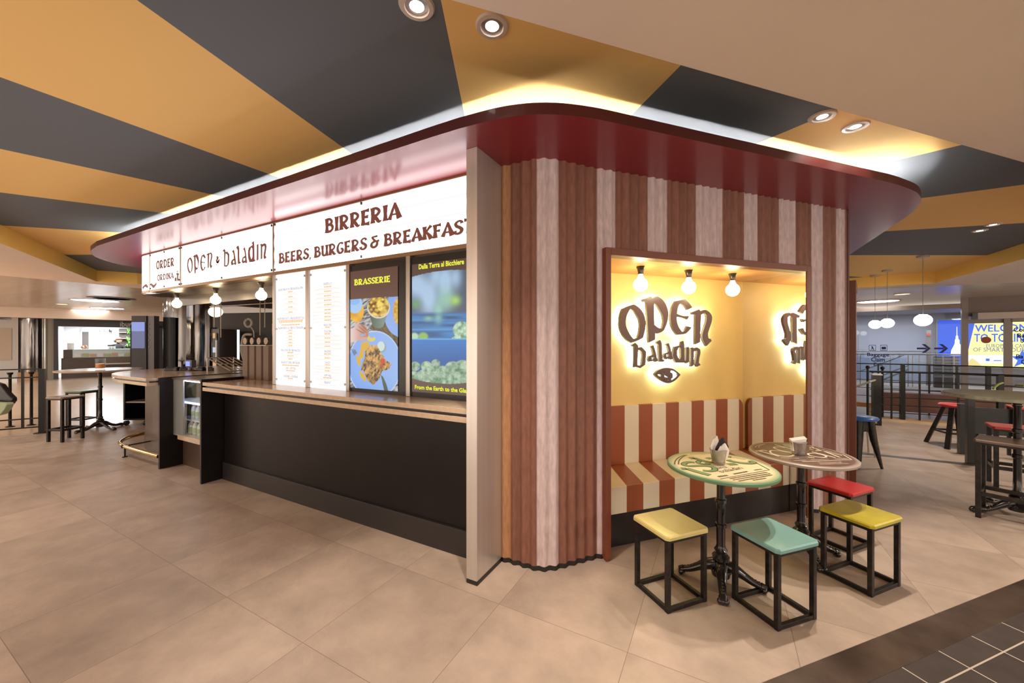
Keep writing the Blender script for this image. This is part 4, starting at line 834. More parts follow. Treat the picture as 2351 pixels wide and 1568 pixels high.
# ---------------------------------------------------------------- stools and round tables
iron = M('worn_black_steel', (.028, .023, .021), .36, .55, noise=(30, .5))
def box_stool(label, pos, rz, col, name_mat, grp='low square-frame stools around the two tables', w=.292, d=.302, h=.447, ov=.012, foot=0.0, tex=(9, .06), rail_z=None, loc_label=None, legw=.026):
    t = thing('stool', label, 'stool', (pos[0], pos[1], 0), rz, grp)
    sm_ = M(name_mat, col, .34, noise=tex, coat=.15)
    a, b = w/2, d/2
    mb = MB(); mb.box(-a-ov, a+ov, -b-ov, b+ov, h-.024, h-.008, c=.018); mb.add(*[[(sx, sy, z) for (i_, z) in ((0, h-.008), (.006, h)) for sx, sy in [(-a-ov+.018, -b-ov+i_), (a+ov-.018, -b-ov+i_), (a+ov-i_, -b-ov+.018), (a+ov-i_, b+ov-.018), (a+ov-.018, b+ov-i_), (-a-ov+.018, b+ov-i_), (-a-ov+i_, b+ov-.018), (-a-ov+i_, -b-ov+.018)]], [(i, (i+1) % 8, 8+(i+1) % 8, 8+i) for i in range(8)]+[tuple(range(8, 16))]])
    obj('seat', mb, sm_, t, world=False)
    g = legw; rz0 = 0 if rail_z is None else rail_z
    for sx in (-1, 1):
        for sy in (-1, 1):
            x, y = sx*(a-g/2), sy*(b-g/2)
            obj('leg', MB().box(x-g/2, x+g/2, y-g/2, y+g/2, 0, h-.024), iron, t, world=False, bevel=.002)
    for sy in (-1, 1):
        y = sy*(b-g/2); obj('stretcher', MB().box(-a+g, a-g, y-g*.42, y+g*.42, rz0+.001, rz0+g), iron, t, world=False, bevel=.002)
        x = sy*(a-g/2); obj('stretcher', MB().box(x-g*.42, x+g*.42, -b+g, b-g, rz0+.001, rz0+g), iron, t, world=False, bevel=.002)
    mb = MB()
    for sy in (-1, 1):
        y = sy*(b-g/2); mb.box(-a+g, a-g, y-g*.45, y+g*.45, h-.046, h-.024); x = sy*(a-g/2); mb.box(x-g*.45, x+g*.45, -b+g, b-g, h-.046, h-.024)
    obj('top_rail', mb, iron, t, world=False)
    return t
st_y = box_stool('pale yellow topped square stool in front of the bench, nearest the corrugated corner', (-.282, 2.586), math.radians(-40.5), (.60, .51, .20), 'seat_pale_yellow')
box_stool('turquoise topped square stool in front of the green table', (.268, 2.726), math.radians(-43), (.19, .39, .37), 'seat_turquoise')
box_stool('olive-yellow worn stool at the right of the brown table', (.806, 3.336), math.radians(-40), (.46, .38, .025), 'seat_olive', w=.285, d=.315, tex=(5, .35))
rc = [atz(1852, 1096, .447), atz(2012, 1128, .447)]
box_stool('red topped square stool behind the olive-yellow one', ((rc[0][0]+rc[1][0])/2, (rc[0][1]+rc[1][1])/2), math.radians(-38), (.42, .012, .012), 'seat_red', w=.285, d=.30)

cast = M('black_cast_iron', (.016, .014, .015), .20, .35, coat=.7)
def pedestal(t, H, tall=False, rb=.29, rot=.5, nleg=4):
    k = H/.735
    prof = [(.055, .05), (.062, .085), (.048, .11), (.038, .14), (.052, .155), (.052, .175), (.034, .195), (.040, .215), (.028, .235), (.026, .25*k), (.026, .36*k), (.033, .365*k), (.033, .385*k), (.026, .39*k), (.026, .52*k), (.034, .525*k), (.034, .545*k), (.025, .55*k), (.024, .68*k), (.032, .69*k), (.032, .70*k), (.026, .71*k), (.05, H-.006), (.05, H)]
    obj('column', MB().lathe(prof, n=20), cast, t, world=False, smooth=35)
    for i in range(nleg):
        a = rot+2*PI*i/nleg; c_, s_ = math.cos(a), math.sin(a)
        pts = [(.03, .115), (.075, .105), (.13, .075), (.18, .048), (.225, .034), (rb-.03, .034), (rb, .026)]; rr = [.040, .036, .026, .022, .020, .026, .020]
        mb = MB(); q = cat_rom([(x*c_, x*s_, z) for x, z in pts], 3); mb.tube(q, lw(rr, len(q)), 10)
        for j in range(9): x = .06+j*.019; z = float(np.interp(x, [p[0] for p in pts], [p[1] for p in pts]))+float(np.interp(x, [p[0] for p in pts], rr))*.9; mb.ball((x*c_, x*s_, z), .009, .009, .007, 8, 5)
        for sg in (-1, 0, 1): mb.ball(((rb-.012)*c_-sg*.017*s_, (rb-.012)*s_+sg*.017*c_, .020), .017, .017, .02, 8, 6)
        obj('leg', mb, cast, t, world=False, smooth=60)
    mb = MB()
    for j in range(22): a = 2*PI*j/22; mb.ball((.062*math.cos(a), .062*math.sin(a), .092), .009, .009, .009, 6, 4)
    obj('beaded_ring', mb, cast, t, world=False, smooth=60)
    obj('top_plate', MB().box(-.10, .10, -.025, .025, H-.004, H+.001).box(-.025, .025, -.10, .10, H-.003, H), cast, t, world=False)
def round_top(t, c, H, R, th, mt, edge):
    obj('tabletop', MB().lathe([(R-.012, H), (R, H+.006), (R, H+th-.006), (R-.008, H+th), (.001, H+th)], n=72), mt, t, world=False, smooth=30)
def radial_top(name, inner, ring, R, w, noise):
    m = bpy.data.materials.new(name); m.use_nodes = True; nt = m.node_tree; b = nt.nodes['Principled BSDF']; N = nt.nodes.new; L = nt.links.new
    tc = N('ShaderNodeTexCoord'); sc = N('ShaderNodeVectorMath'); sc.operation = 'MULTIPLY'; sc.inputs[1].default_value = (1, 1, 0); L(tc.outputs['Object'], sc.inputs[0])
    ln = N('ShaderNodeVectorMath'); ln.operation = 'LENGTH'; L(sc.outputs[0], ln.inputs[0])
    r = N('ShaderNodeMapRange'); r.inputs[1].default_value = R-w; r.inputs[2].default_value = R-.004; L(ln.outputs['Value'], r.inputs[0])
    n = N('ShaderNodeTexNoise'); n.inputs['Scale'].default_value = noise[0]; n.inputs['Detail'].default_value = 6; L(tc.outputs['Object'], n.inputs['Vector'])
    rr = N('ShaderNodeMapRange'); rr.inputs[1].default_value = .35; rr.inputs[2].default_value = .65; L(n.outputs[0], rr.inputs[0])
    m1 = N('ShaderNodeMix'); m1.data_type = 'RGBA'; m1.inputs[6].default_value = (*inner, 1); m1.inputs[7].default_value = (*noise[1], 1); L(rr.outputs[0], m1.inputs[0])
    m2 = N('ShaderNodeMix'); m2.data_type = 'RGBA'; L(r.outputs[0], m2.inputs[0]); L(m1.outputs[2], m2.inputs[6]); m2.inputs[7].default_value = (*ring, 1)
    L(m2.outputs[2], b.inputs['Base Color']); b.inputs['Roughness'].default_value = .42; return m
GT, BT = (0.0, 2.857), (.523, 3.53)
tg = thing('round_table', 'round cast-iron table with a cream and green lettered top', 'table', (*GT, 0), 0, 'round lettered tables by the bench')
pedestal(tg, .735, rot=.05, rb=.25)
round_top(tg, GT, .735, .325, .026, radial_top('green_table_paint', (.62, .55, .33), (.12, .25, .14), .325, .05, (7, (.68, .62, .42))), None)
def flat(o_px, sc_, z):                      # crop pixels of the photograph -> table plane
    return lambda x, y: atz(o_px[0]+x*sc_[0], o_px[1]+y*sc_[1], z)
gp = flat((1525, 1010), (.1191, .1190), .7625)
def inked(mb, pts, w, z, fn, k=5, curve=True):
    q = [fn(x, y) for x, y in pts]; q = cat_rom(q, k) if curve else q
    v, f = strip(q, lw(w, len(q))); mb.add([(x, y, z) for x, y in v], f)
def isaac(z, ex):
    mb = MB()
    for pts, w, cv in (([(325,548),(430,552)], .030, 0), ([(425,545),(640,612),(885,678)], .034, 1), ([(585,432),(480,425),(395,445),(385,478),(480,500),(700,495),(880,505),(965,540),(970,580),(880,598),(742,585)], .026, 1),
        ([(490,350),(590,345)], .030, 0), ([(575,345),(700,385),(890,428),(930,425)], .026, 1), ([(640,395),(680,400),(650,425),(700,455),(820,465),(850,445)], .022, 1),
        ([(820,360),(920,345)], .026, 0), ([(1225,380),(1300,410),(1480,440),(1640,450),(1720,430),(1640,400)], .030, 1), ([(1230,320),(1300,330)], .026, 0), ([(1225,470),(1390,460)], .030, 0)):
        inked(mb, pts, (w[0]+ex) if isinstance(w, tuple) else w+ex, z, gp, 6, cv)
    return mb
obj('lettering_outline', isaac(.7616, .013), M('dark_brown_ink', (.06, .035, .02), .5), tg)
obj('lettering', isaac(.7624, -.002), M('green_ink', (.13, .24, .09), .5), tg)
mb = MB()
for a, b, w in (((1080,750),(2030,575),.006), ((2030,575),(1740,420),.008), ((480,270),(940,262),.004), ((1310,330),(1560,375),.005)): inked(mb, [a, b], w, .7620, gp, 3, 0)
def scrib(mb, a, b, z, h, fn, seg):
    A, B_ = np.array(fn(*a)), np.array(fn(*b)); d = B_-A; L_ = np.linalg.norm(d); d /= L_; nn = np.array([-d[1], d[0]])
    dashes(mb, lambda s, q: (*(A+d*s+nn*q), z), 0, L_, -h/2, h, seg, .004)
for a, b, h in (((1265,745),(1985,620),.012), ((1330,770),(2050,645),.012), ((1440,790),(2080,672),.012), ((1710,775),(1960,735),.012), ((1340,655),(1600,605),.016), ((1740,580),(1880,560),.014), ((1040,705),(1220,680),.018)): scrib(mb, a, b, .762, h, gp, (.004, .014))
for i in range(2): inked(mb, [(200+i*75,470),(215+i*70,400),(290+i*60,330),(400+i*40,288)], .009, .762, gp)
# the word baladin in ink strokes
def tword(mb, body, a, b, h, z, fn):
    A, B_ = np.array(fn(*a)), np.array(fn(*b)); d = B_-A; L_ = np.linalg.norm(d); d /= L_; nn = np.array([-d[1], d[0]])
    text_on(mb, body, lambda s, q: (*(A+d*s+nn*q), z), 0, L_, 0, h)
tword(mb, 'birra', (1050, 560), (1230, 528), .035, .762, gp); tword(mb, 'baladin', (1120, 630), (1540, 550), .045, .762, gp)
obj('printed_marks', mb, MATS['dark_brown_ink'], tg)
tb = thing('round_table', 'round cast-iron table with a brown and white lettered top and grey rim', 'table', (*BT, 0), 0, 'round lettered tables by the bench')
pedestal(tb, .715, rot=.35, rb=.25)
round_top(tb, BT, .715, .33, .026, radial_top('brown_table_paint', (.085, .045, .035), (.36, .30, .26), .33, .035, (9, (.13, .078, .065))), None)
bp_ = flat((1715, 1000), (.11485, .1148), .7425)
mb = MB(); zB = .7421
for pts, w, cv in (([(180,310),(220,300),(640,410)], .016, 0), ([(260,300),(330,290),(405,305)], .014, 1), ([(600,300),(500,295),(460,315),(500,355),(640,395),(800,415),(900,405),(930,385),(860,345),(720,315),(600,298)], .013, 1),
    ([(755,240),(640,225),(545,230),(560,255),(700,300),(860,325),(930,320)], .013, 1), ([(555,180),(930,275)], .013, 0), ([(720,175),(900,190)], .012, 0), ([(745,205),(930,215)], .012, 0),
    ([(1250,205),(1330,235),(1250,250)], .010, 1), ([(1240,270),(1330,290)], .010, 0), ([(1240,230),(1450,280)], .011, 0), ([(1220,425),(1350,445)], .014, 0),
    ([(1300,350),(1220,360),(1260,395),(1400,425),(1540,435),(1585,415),(1480,375),(1300,348)], .012, 1), ([(1295,320),(1770,440)], .014, 0), ([(1370,305),(1480,300),(1560,320),(1860,435)], .013, 1), ([(1380,270),(1900,400)], .010, 0)): inked(mb, pts, w, zB, bp_, 6, cv)
for a, b, w in (((1100,520),(2095,480),.006), ((2095,480),(1930,385),.007), ((1930,385),(1360,240),.006)): inked(mb, [a, b], w, zB, bp_, 3, 0)
obj('lettering', mb, M('cream_ink', (.74, .66, .52), .5), tb)
mb = MB()
for a, b, h in (((940,500),(1180,490),.018), ((1290,480),(1640,470),.018), ((1750,465),(2010,462),.018), ((1430,540),(1890,522),.012), ((1460,558),(1900,540),.012), ((1460,575),(2030,560),.012), ((680,440),(1050,455),.02)): scrib(mb, a, b, zB, h, bp_, (.003, .011))
for i in range(2): inked(mb, [(160+i*70,240),(190+i*60,205),(260+i*50,180),(350+i*20,165)], .008, zB, bp_)
obj('printed_marks', mb, M('pale_ink', (.42, .34, .28), .5), tb)
# napkin pails
galv = M('galvanised_steel', (.46, .44, .42), .34, .9, noise=(35, .18))
def pail(label, c, z):
    t = thing('napkin_pail', label, 'pail', (c[0], c[1], z), 0, 'galvanised napkin pails on the tables')
    obj('pail_wall', MB().lathe([(.001, .004), (.037, .004), (.037, 0), (.040, .0), (.042, .012), (.040, .014), (.052, .088), (.055, .09), (.055, .094), (.051, .094), (.038, .012)], n=32), galv, t, world=False, smooth=40)
    return t
pg = gp(1085, 475); pb_ = bp_(1075, 395)
c1_ = (pg[0]-.012, pg[1]+.03); c2_ = (pb_[0]-.012, pb_[1]+.03)
pail('small galvanised pail of black and white napkins on the cream and green table', c1_, .7618)
pail('small galvanised pail of white napkins on the brown table', c2_, .7418)
wht = M('paper_white', (.80, .76, .73), .8); blkn = M('paper_black', (.025, .022, .025), .7)
def napkin(label, c, z, a, lean, h, w, mt, nm='paper_napkin', fold=.012, grp='napkins in the pails'):
    mb = MB(); n = 7
    for side in (0, 1):
        for j in range(n):
            for i in range(n):
                u, v = i/(n-1)-.5, j/(n-1); ww = w*(.42+.73*min(1, v*1.5))*(1-.6*max(0, v-.6)/.4)
                x = u*ww; y = lean*v*h+(.006 if side else -.006)*math.cos(u*PI)+fold*math.sin(u*7+v*3)*.5; zz = v*h+.012*math.sin(u*5)*v
                mb.v.append((c[0]+x*math.cos(a)-y*math.sin(a), c[1]+x*math.sin(a)+y*math.cos(a), z+zz))
    for side in (0, 1):
        o0 = side*n*n; mb.f += [(o0+j*n+i, o0+j*n+i+1, o0+(j+1)*n+i+1, o0+(j+1)*n+i) for j in range(n-1) for i in range(n-1)]
    tag(obj(nm, mb, mt, smooth=80), label, 'napkin', grp)
ar = math.atan2(RV[1], RV[0])
Rw = lambda c, r, f_: (c[0]+RV[0]*r+FV[0]*f_, c[1]+RV[1]*r+FV[1]*f_)
napkin('white paper napkin standing at the left of the pail on the green table', Rw(c1_, -.018, .012), .775, ar+.35, .0, .155, .085, wht)
napkin('black paper napkin leaning right in the pail on the green table', Rw(c1_, .018, .0), .775, ar-.4, .05, .145, .085, blkn)
napkin('white paper napkin folded low at the front of the pail on the green table', Rw(c1_, .012, -.028), .775, ar-.1, -.05, .118, .075, wht)
for k in range(4):
    c = Rw(c2_, 0, .012-.0085*k); g = Fr(c, RV); mb = MB()
    pts = [(-.045, .765), (.04, .765), (.052, .855), (.058, .872-.004*k), (.04, .868-.003*k), (-.058, .856-.003*k), (-.05, .82)]
    q = len(pts); mb.add([g.w(s, -.0035, z) for s, z in pts]+[g.w(s*1.0, .0035, z) for s, z in pts], [tuple(range(q)), tuple(range(q, 2*q))[::-1]]+[(i, (i+1) % q, q+(i+1) % q, q+i) for i in range(q)])
    tag(obj('paper_napkin', mb, wht, bevel=.003), 'white folded napkin in the pail on the brown table', 'napkin', 'folded white napkins in the brown table pail')
# ---------------------------------------------------------------- left side of the hall
lt = (*atz(230, 986), 0)
t = thing('bar_table', 'tall round pedestal table with a beer glass on it, by the left railing', 'table', lt)
pedestal(t, 1.045, rb=.34, rot=.3)
obj('tabletop', MB().lathe([(.54, 1.045), (.55, 1.05), (.55, 1.07), (.545, 1.075), (.001, 1.075)], n=60), M('pale_tabletop', (.45, .34, .25), .2), t, world=False, smooth=30)
t = thing('beer_glass', 'half-full beer glass on the tall round table at left', 'glass', (lt[0]+.01, lt[1], 1.0755))
obj('tumbler', MB().lathe([(.062, 0), (.066, .01), (.068, .19), (.065, .19), (.060, .02)], n=20), gl, t, world=False, smooth=40)
obj('beer', MB().lathe([(.058, .018), (.060, .10)], n=20), M('amber_beer', (.95, .30, .03), .15), t, world=False, smooth=40)
A = [atz(107.9, 1014.6), atz(142.3, 1015.9), atz(192.8, 1005.9)]
ang = math.atan2(A[1][1]-A[0][1], A[1][0]-A[0][0])
box_stool('tall stool with a brown top beside the left railing', ((A[0][0]+A[2][0])/2, (A[0][1]+A[2][1])/2), ang, (.22, .14, .09), 'seat_brown', None, w=.29, d=.29, h=.70, rail_z=.17, legw=.034)
box_stool('tall stool with a green top behind the brown one, beside the tall round table', (-10.12, 2.42), ang+.05, (.15, .24, .10), 'seat_green', None, w=.30, d=.28, h=.69, rail_z=.17, legw=.026)
rl = thing('railing', 'black steel railing with a thick end post at the far left', 'railing', (*atz(60, 998), 0))
RF = Fr(atz(97, 993.7), (atz(0, 1002)[0]-atz(97, 993.7)[0], atz(0, 1002)[1]-atz(97, 993.7)[1]))
blki = MATS['black_iron']
obj('end_post', MB().box(-.035, .035, -.035, .035, 0, 1.10, RF), blki, rl)
obj('foot_plate', MB().box(-.08, .08, -.07, .07, 0, .012, RF), blki, rl)
for z in (.10, .25, .95, 1.09): obj('rail', MB().box(.03, 2.2, -.012, .012, z, z+.02, RF), blki, rl)
for s in (.22, .75, 1.3, 1.8): obj('bar', MB().box(s-.014, s+.014, -.014, .014, .10, 1.09, RF), blki, rl)
for i, (px_, py_) in enumerate(((23, 980), (72, 976))):
    p = atz(px_, py_); t = thing('barrier_post', ['slim black barrier post behind the railing, nearest the photo edge', 'slim black barrier post behind the railing, nearer the brown stool'][i], 'post', (*p, 0), 0, 'barrier posts behind the railing')
    obj('pole', MB().lathe([(.022, .02), (.020, .95), (.036, .97), (.04, 1.0)], n=14), blki, t, world=False, smooth=50); obj('base', MB().lathe([(.06, 0), (.06, .012), (.03, .025)], n=16), blki, t, world=False)
# cut-off lounge chair at the photo edge
t = thing('lounge_chair', 'black shell chair with a pale green seat, cut off by the left photo edge', 'chair', (*atz(-60, 1020), 0))
def wp(x, y, d): return Vector(W(x, y, d))
bk_ = [wp(-70, 860, 5.0), wp(0, 882, 5.0), wp(16, 903, 5.0), wp(27, 914, 5.0), wp(28, 920, 5.0), wp(22, 928, 5.0), wp(0, 948, 5.0), wp(-70, 985, 5.0)]
mb = MB(); dv = Vector((FV[0], FV[1], 0))*.06; k = len(bk_); mb.add(list(bk_)+[p+dv for p in bk_], [tuple(range(k)), tuple(range(k, 2*k))[::-1]]+[(i, (i+1) % k, k+(i+1) % k, k+i) for i in range(k)]); obj('shell', mb, blkp, t, bevel=.012)
sc_ = [wp(-90, 920, 4.9), wp(-4, 925, 4.9), wp(12, 925, 4.9), wp(15, 929, 4.9), wp(10, 940, 4.9), wp(0, 952, 4.9), wp(-90, 975, 4.9)]
mb = MB(); k = len(sc_); dv = Vector((FV[0], FV[1], 0))*.08; mb.add(list(sc_)+[p+dv for p in sc_], [tuple(range(k)), tuple(range(k, 2*k))[::-1]]+[(i, (i+1) % k, k+(i+1) % k, k+i) for i in range(k)]); obj('seat', mb, M('pale_green', (.33, .40, .26), .5), t, bevel=.008)
for x in (-80, -30):
    q = W(x, 985, 5.0); obj('leg', MB().tube([(q[0], q[1], 0), (q[0]+.02, q[1], q[2]+.15)], .015, 8), blki, t)
# dark trolley and ordering totem behind the bar
CF = lambda x, d: W(x, 784, d)
tr_ = thing('serving_trolley', 'black wheeled trolley with a shelf behind the bar counter', 'trolley', (*atz(296, 978), 0))
TF = Fr(atz(283, 977), (RV[0], RV[1]))
mb = MB(); mb.box(0, .03, 0, .5, .10, .98, TF); mb.box(.03, .42, .47, .5, .10, .98, TF); mb.box(.03, .42, 0, .47, .10, .13, TF); mb.box(0, .42, 0, .5, .95, .98, TF); mb.box(.42, .45, 0, .5, .1, .98, TF)
obj('body', mb, blkp, tr_); obj('shelf', MB().box(.03, .42, .02, .47, .42, .445, TF), M('pale_shelf', (.4, .33, .28), .4), tr_)
for s in (.03, .40):
    for n_ in (.03, .45): q = TF.w(s, n_, .045); obj('caster', MB().tube([(q[0]-.02*RV[0], q[1]-.02*RV[1], .045), (q[0]+.02*RV[0], q[1]+.02*RV[1], .045)], .045, 14), blki, tr_)
to = thing('order_totem', 'tall black self-ordering totem with a blue screen behind the bar', 'totem', CF(330, 8.6)[:2]+(0,))
OF = Fr(CF(302, 8.5)[:2], (CF(345, 8.48)[0]-CF(302, 8.5)[0], CF(345, 8.48)[1]-CF(302, 8.5)[1]))
wd_ = math.hypot(CF(345, 8.48)[0]-CF(302, 8.5)[0], CF(345, 8.48)[1]-CF(302, 8.5)[1])
tm = M('totem_black', (.016, .014, .015), .45, spec=.25)
zt_ = EYE+59*8.5/FPX
obj('body', MB().box(0, wd_*.79, 0, .14, 0, zt_, OF), tm, to)
obj('side_column', MB().box(wd_*.80, wd_*1.15, .02, .14, 0, zt_, OF), M('totem_grey', (.055, .045, .045), .4), to)
obj('screen', MB().box(.01, wd_*.72, -.008, 0, 1.42, zt_-.14, OF), M('totem_screen', (.02, .03, .08), .2, emit=.25, ecol=(.18, .25, .62)), to)
mb = MB(); mb.box(.01, wd_*.72, -.011, -.008, zt_-.34, zt_-.14, OF); obj('screen_banner', mb, M('totem_banner', (.05, .07, .2), .2, emit=.5, ecol=(.22, .33, .85)), to)
mb = MB(); 
for z in (1.45, 1.6, 1.72, 1.85, 1.95): q = OF.w(wd_*.9, .018, z); mb.ball(q, .012, .012, .012, 8, 6)
obj('fixings', mb, MATS['steel_trim'], to)
o = obj('black_cabinet', MB().box(wd_*1.22, wd_*1.6, .2, .34, 0, zt_-.02, OF), M('deep_black', (.010, .009, .011), .35)); tag(o, 'plain black cabinet between the totem and the polished column', 'cabinet')
chrome = M('polished_steel', (.20, .185, .18), .06, 1.0, bump=(2.2, 1.0), stretch=(3, 3, .10), noise=(2.5, .9))  # dark streaks in the colour stand in for reflections of the hall
def column(px_, d, r, label):
    q = CF(px_, d); o = obj('steel_column', MB().lathe([(r, .002), (r, ZL+.2)], (q[0], q[1], 0), 48), chrome, smooth=40); tag(o, label, 'column', 'polished steel columns')
column(433, 9.3, .46, 'polished steel column behind the serving opening')
mb = MB(); q = OF.w(wd_*1.41, .27, 0); mb.lathe([(.068, zt_-.02), (.068, zt_+.24)], (q[0], q[1], 0), 24); tag(obj('clear_cylinder', mb, gl, smooth=40), 'clear cylinder on top of the black cabinet, left of the column', 'cylinder')
# far left: shop front in a plane about 25 m away, facing the kiosk
SF = Fr(CF(216, 16.9)[:2], (.731*RV[0]+.682*FV[0], .731*RV[1]+.682*FV[1]))
sp_ = lambda x, y, n=0.: SF.px(x, y, n)
def sbox(mb, x0, x1, y0, y1, n0, n1):         # box by its outline on the shop-front plane
    a, b = sp_(x0, y1), sp_(x1, y0); return mb.box(a[0], b[0], n0, n1, max(a[1], 0), b[1], SF)
column(70, 15.8, .31, 'polished steel column beside the grey panel at far left')
tag(obj('column_base', MB().lathe([(.34, 0), (.34, .33)], (*CF(70, 15.8)[:2], 0), 40), M('wood_base', (.42, .24, .12), .4), smooth=40), 'wooden base ring around the far left steel column', 'column base')
struct('wall_left', sbox(MB(), -260, 42, 715, 880, 0, .2), M('grey_white_wall', (.48, .46, .44), .6), 'grey-white wall at the far left')
tag(obj('wall_panel', sbox(MB(), -40, 27, 754, 828, -.03, -.002), M('beige_board', (.42, .32, .24), .5)), 'beige panel hung on the grey-white wall', 'panel')
struct('window_1', sbox(MB(), -60, 24, 715, 732, -.03, -.002), M('dark_window', (.02, .02, .02), .1), 'dark high window in the grey-white wall')
mb = MB(); sbox(mb, 98, 102, 718, 872, -.05, 0); sbox(mb, 104, 107, 718, 872, -.05, 0); sbox(mb, 107, 124, 718, 872, 0, .05); struct('wall_panel', mb, M('olive_panel', (.24, .21, .17), .5), 'olive-grey door panel left of the gelato shop')
bsf = M('black_shopfront', (.018, .014, .017), .45)
for q5 in ((124, 134, 749, 872), (124, 420, 716, 749), (299, 420, 749, 872)): struct('wall_front', sbox(MB(), *q5, -.1, .04), bsf, 'black shop front with an opening at far left')
tag(obj('shop_lettering', (lambda m: (text_on(m, 'ibur', lambda s, z: SF.w(s, -.105, z), sp_(276, 747)[0], sp_(303, 747)[0], sp_(0, 745)[1], sp_(0, 731)[1]), m)[1])(MB()), M('silver_letter', (.5, .45, .4), .4)), 'silver shop name letters on the black fascia', 'sign')
wm = M('shop_white', (.80, .80, .80), .6)
mb = MB(); n_ = 2.4; a, b = sp_(126, 880)[0], sp_(330, 880)[0]+.6
mb.quad(SF.w(a, n_, 0), SF.w(b, n_, 0), SF.w(b, n_, 2.8), SF.w(a, n_, 2.8)); mb.quad(SF.w(a, .05, 0), SF.w(a, n_, 0), SF.w(a, n_, 2.8), SF.w(a, .05, 2.8)); mb.quad(SF.w(a, .3, 2.3), SF.w(b, .3, 2.3), SF.w(b, n_, 2.3), SF.w(a, n_, 2.3))
struct('wall_shop', mb, wm, 'white inside walls of the gelato shop')
ld = bpy.data.lights.new('shop_light', 'AREA'); ld.energy = 130; ld.color = (.90, .94, 1); ld.shape = 'RECTANGLE'; ld.size = 1.6; ld.size_y = 1.2
lo = bpy.data.objects.new('shop_light', ld); C.objects.link(lo); q = SF.w((a+b)/2, 1.2, 2.28); lo.location = q; lo.rotation_euler = (0, 0, SF.rot)
sw = lambda x, y: SF.px(x, y, n_-.01)
def on_shop(mb, body, x0, x1, y0, y1): p, q2 = sw(x0, y1), sw(x1, y0); text_on(mb, body, lambda s, z: SF.w(s, n_-.012, z), p[0], q2[0], p[1], q2[1])
mb = MB(); on_shop(mb, 'bufala', 228, 250, 756, 767); on_shop(mb, 'gentilo', 228, 250, 774, 782); tag(obj('wall_lettering', mb, M('grey_ink', (.13, .13, .13), .6)), 'grey lettering on the white shop wall', 'sign')
p, q2 = sw(250, 765), sw(257, 756); mb = MB(); mb.box(p[0], q2[0], n_-.02, n_-.01, p[1]+.07, q2[1]-.06, SF); mb.box(p[0], p[0]+.04, n_-.02, n_-.01, p[1]+.08, q2[1], SF)
for s in (p[0]+.03, q2[0]-.03): mb.box(s, s+.02, n_-.02, n_-.01, p[1], p[1]+.1, SF)
tag(obj('cow_emblem', mb, blkp), 'small black cow silhouette beside the wall lettering', 'emblem')
p, q2 = sw(185, 800), sw(211, 757); struct('door_1', MB().box(p[0]+.05, q2[0]-.10, n_-.05, n_-.005, 0, q2[1]-.1, SF), M('dark_doorway', (.12, .10, .09), .5), 'dark doorway in the white shop wall')
mb = MB(); mb.box(p[0], p[0]+.05, n_-.07, n_-.005, 0, q2[1], SF); mb.box(q2[0]-.10, q2[0]-.03, n_-.07, n_-.005, 0, q2[1], SF); mb.box(p[0], q2[0]-.03, n_-.07, n_-.005, q2[1]-.1, q2[1], SF); struct('trim_5', mb, wm, 'white door frame in the shop')
cs = thing('gelato_counter', 'dark brown gelato display counter in the white shop', 'counter', SF.w(.1, .4, 0))
bw = M('dark_wood_front', (.045, .026, .020), .4, noise=(3, .3), stretch=(1, 1, 8))
c0, c1x = sp_(140, 870)[0], sp_(330, 870)[0]; g0 = sp_(166, 870)[0]
obj('front', MB().box(c0, c1x, .05, .9, 0, .86, SF), bw, cs); obj('glass_case', MB().box(g0, c1x, .1, .8, .87, 1.20, SF), M('case_glass', (.40, .50, .54), .12, coat=.6), cs); obj('glass_top', MB().box(g0, c1x, .05, .85, 1.20, 1.23, SF), M('case_top', (.5, .68, .68), .2), cs); obj('end_block', MB().box(c0+.05, g0, .1, .8, .86, 1.22, SF), bw, cs)
obj('ledge', MB().box(sp_(228, 870)[0], c1x, -.03, .05, .55, .60, SF), M('steel_trim', (.4, .4, .4)), cs); obj('upper_front', MB().box(sp_(236, 870)[0], c1x, .02, .05, .60, .86, SF), M('dark_gloss_panel', (.09, .06, .05), .15), cs)
for i in range(9):
    s = g0+.06+i*.22; tag(obj('gelato_tub', MB().box(s, s+.18, .06, .095, .90, 1.02+.03*(i % 2), SF), M('tub_'+'abc'[i % 3], ((.6, .62, .65), (.35, .40, .2), (.5, .3, .2))[i % 3], .5)), ['pale', 'green', 'brown'][i % 3]+' gelato tub behind the counter glass, number %s from the left end' % ['one', 'two', 'three', 'four', 'five', 'six', 'seven', 'eight', 'nine'][i], 'tub', 'tubs in the gelato counter')
q = SF.w(sp_(190, 800)[0], .45, 1.30); mb = MB()
for k in range(7): mb.ball((q[0]+random.uniform(-.13, .13), q[1]+random.uniform(-.08, .08), 1.28+random.uniform(0, .08)), .05, .05, .05, 8, 6)
o = obj('pastries', mb, M('orange_pastry', (.55, .2, .08), .5), smooth=60); o['kind'] = 'stuff'; tag(o, 'heap of orange pastries on the gelato counter', 'pastry')
tag(obj('price_card', MB().box(c0+.14, c0+.34, .3, .33, 1.22, 1.50, SF), wm), 'white card standing at the left end of the gelato counter', 'card')
sh = thing('wall_shelf', 'dark shelf unit with cups and green leaves behind the gelato counter', 'shelf', SF.w(sp_(275, 800, 2.2)[0], 2.2, 0))
p = SF.px(273, 800, 2.2)[0]; q2 = SF.px(302, 800, 2.2)[0]
obj('back', MB().box(p, q2, 2.25, 2.35, .0, 2.2, SF), M('shelf_dark', (.05, .04, .035), .5), sh)
for z in (1.35, 1.7, 2.0): obj('board', MB().box(p, p+(q2-p)*.6, 2.0, 2.25, z, z+.03, SF), M('shelf_wood', (.3, .19, .11), .5), sh)
mb = MB()
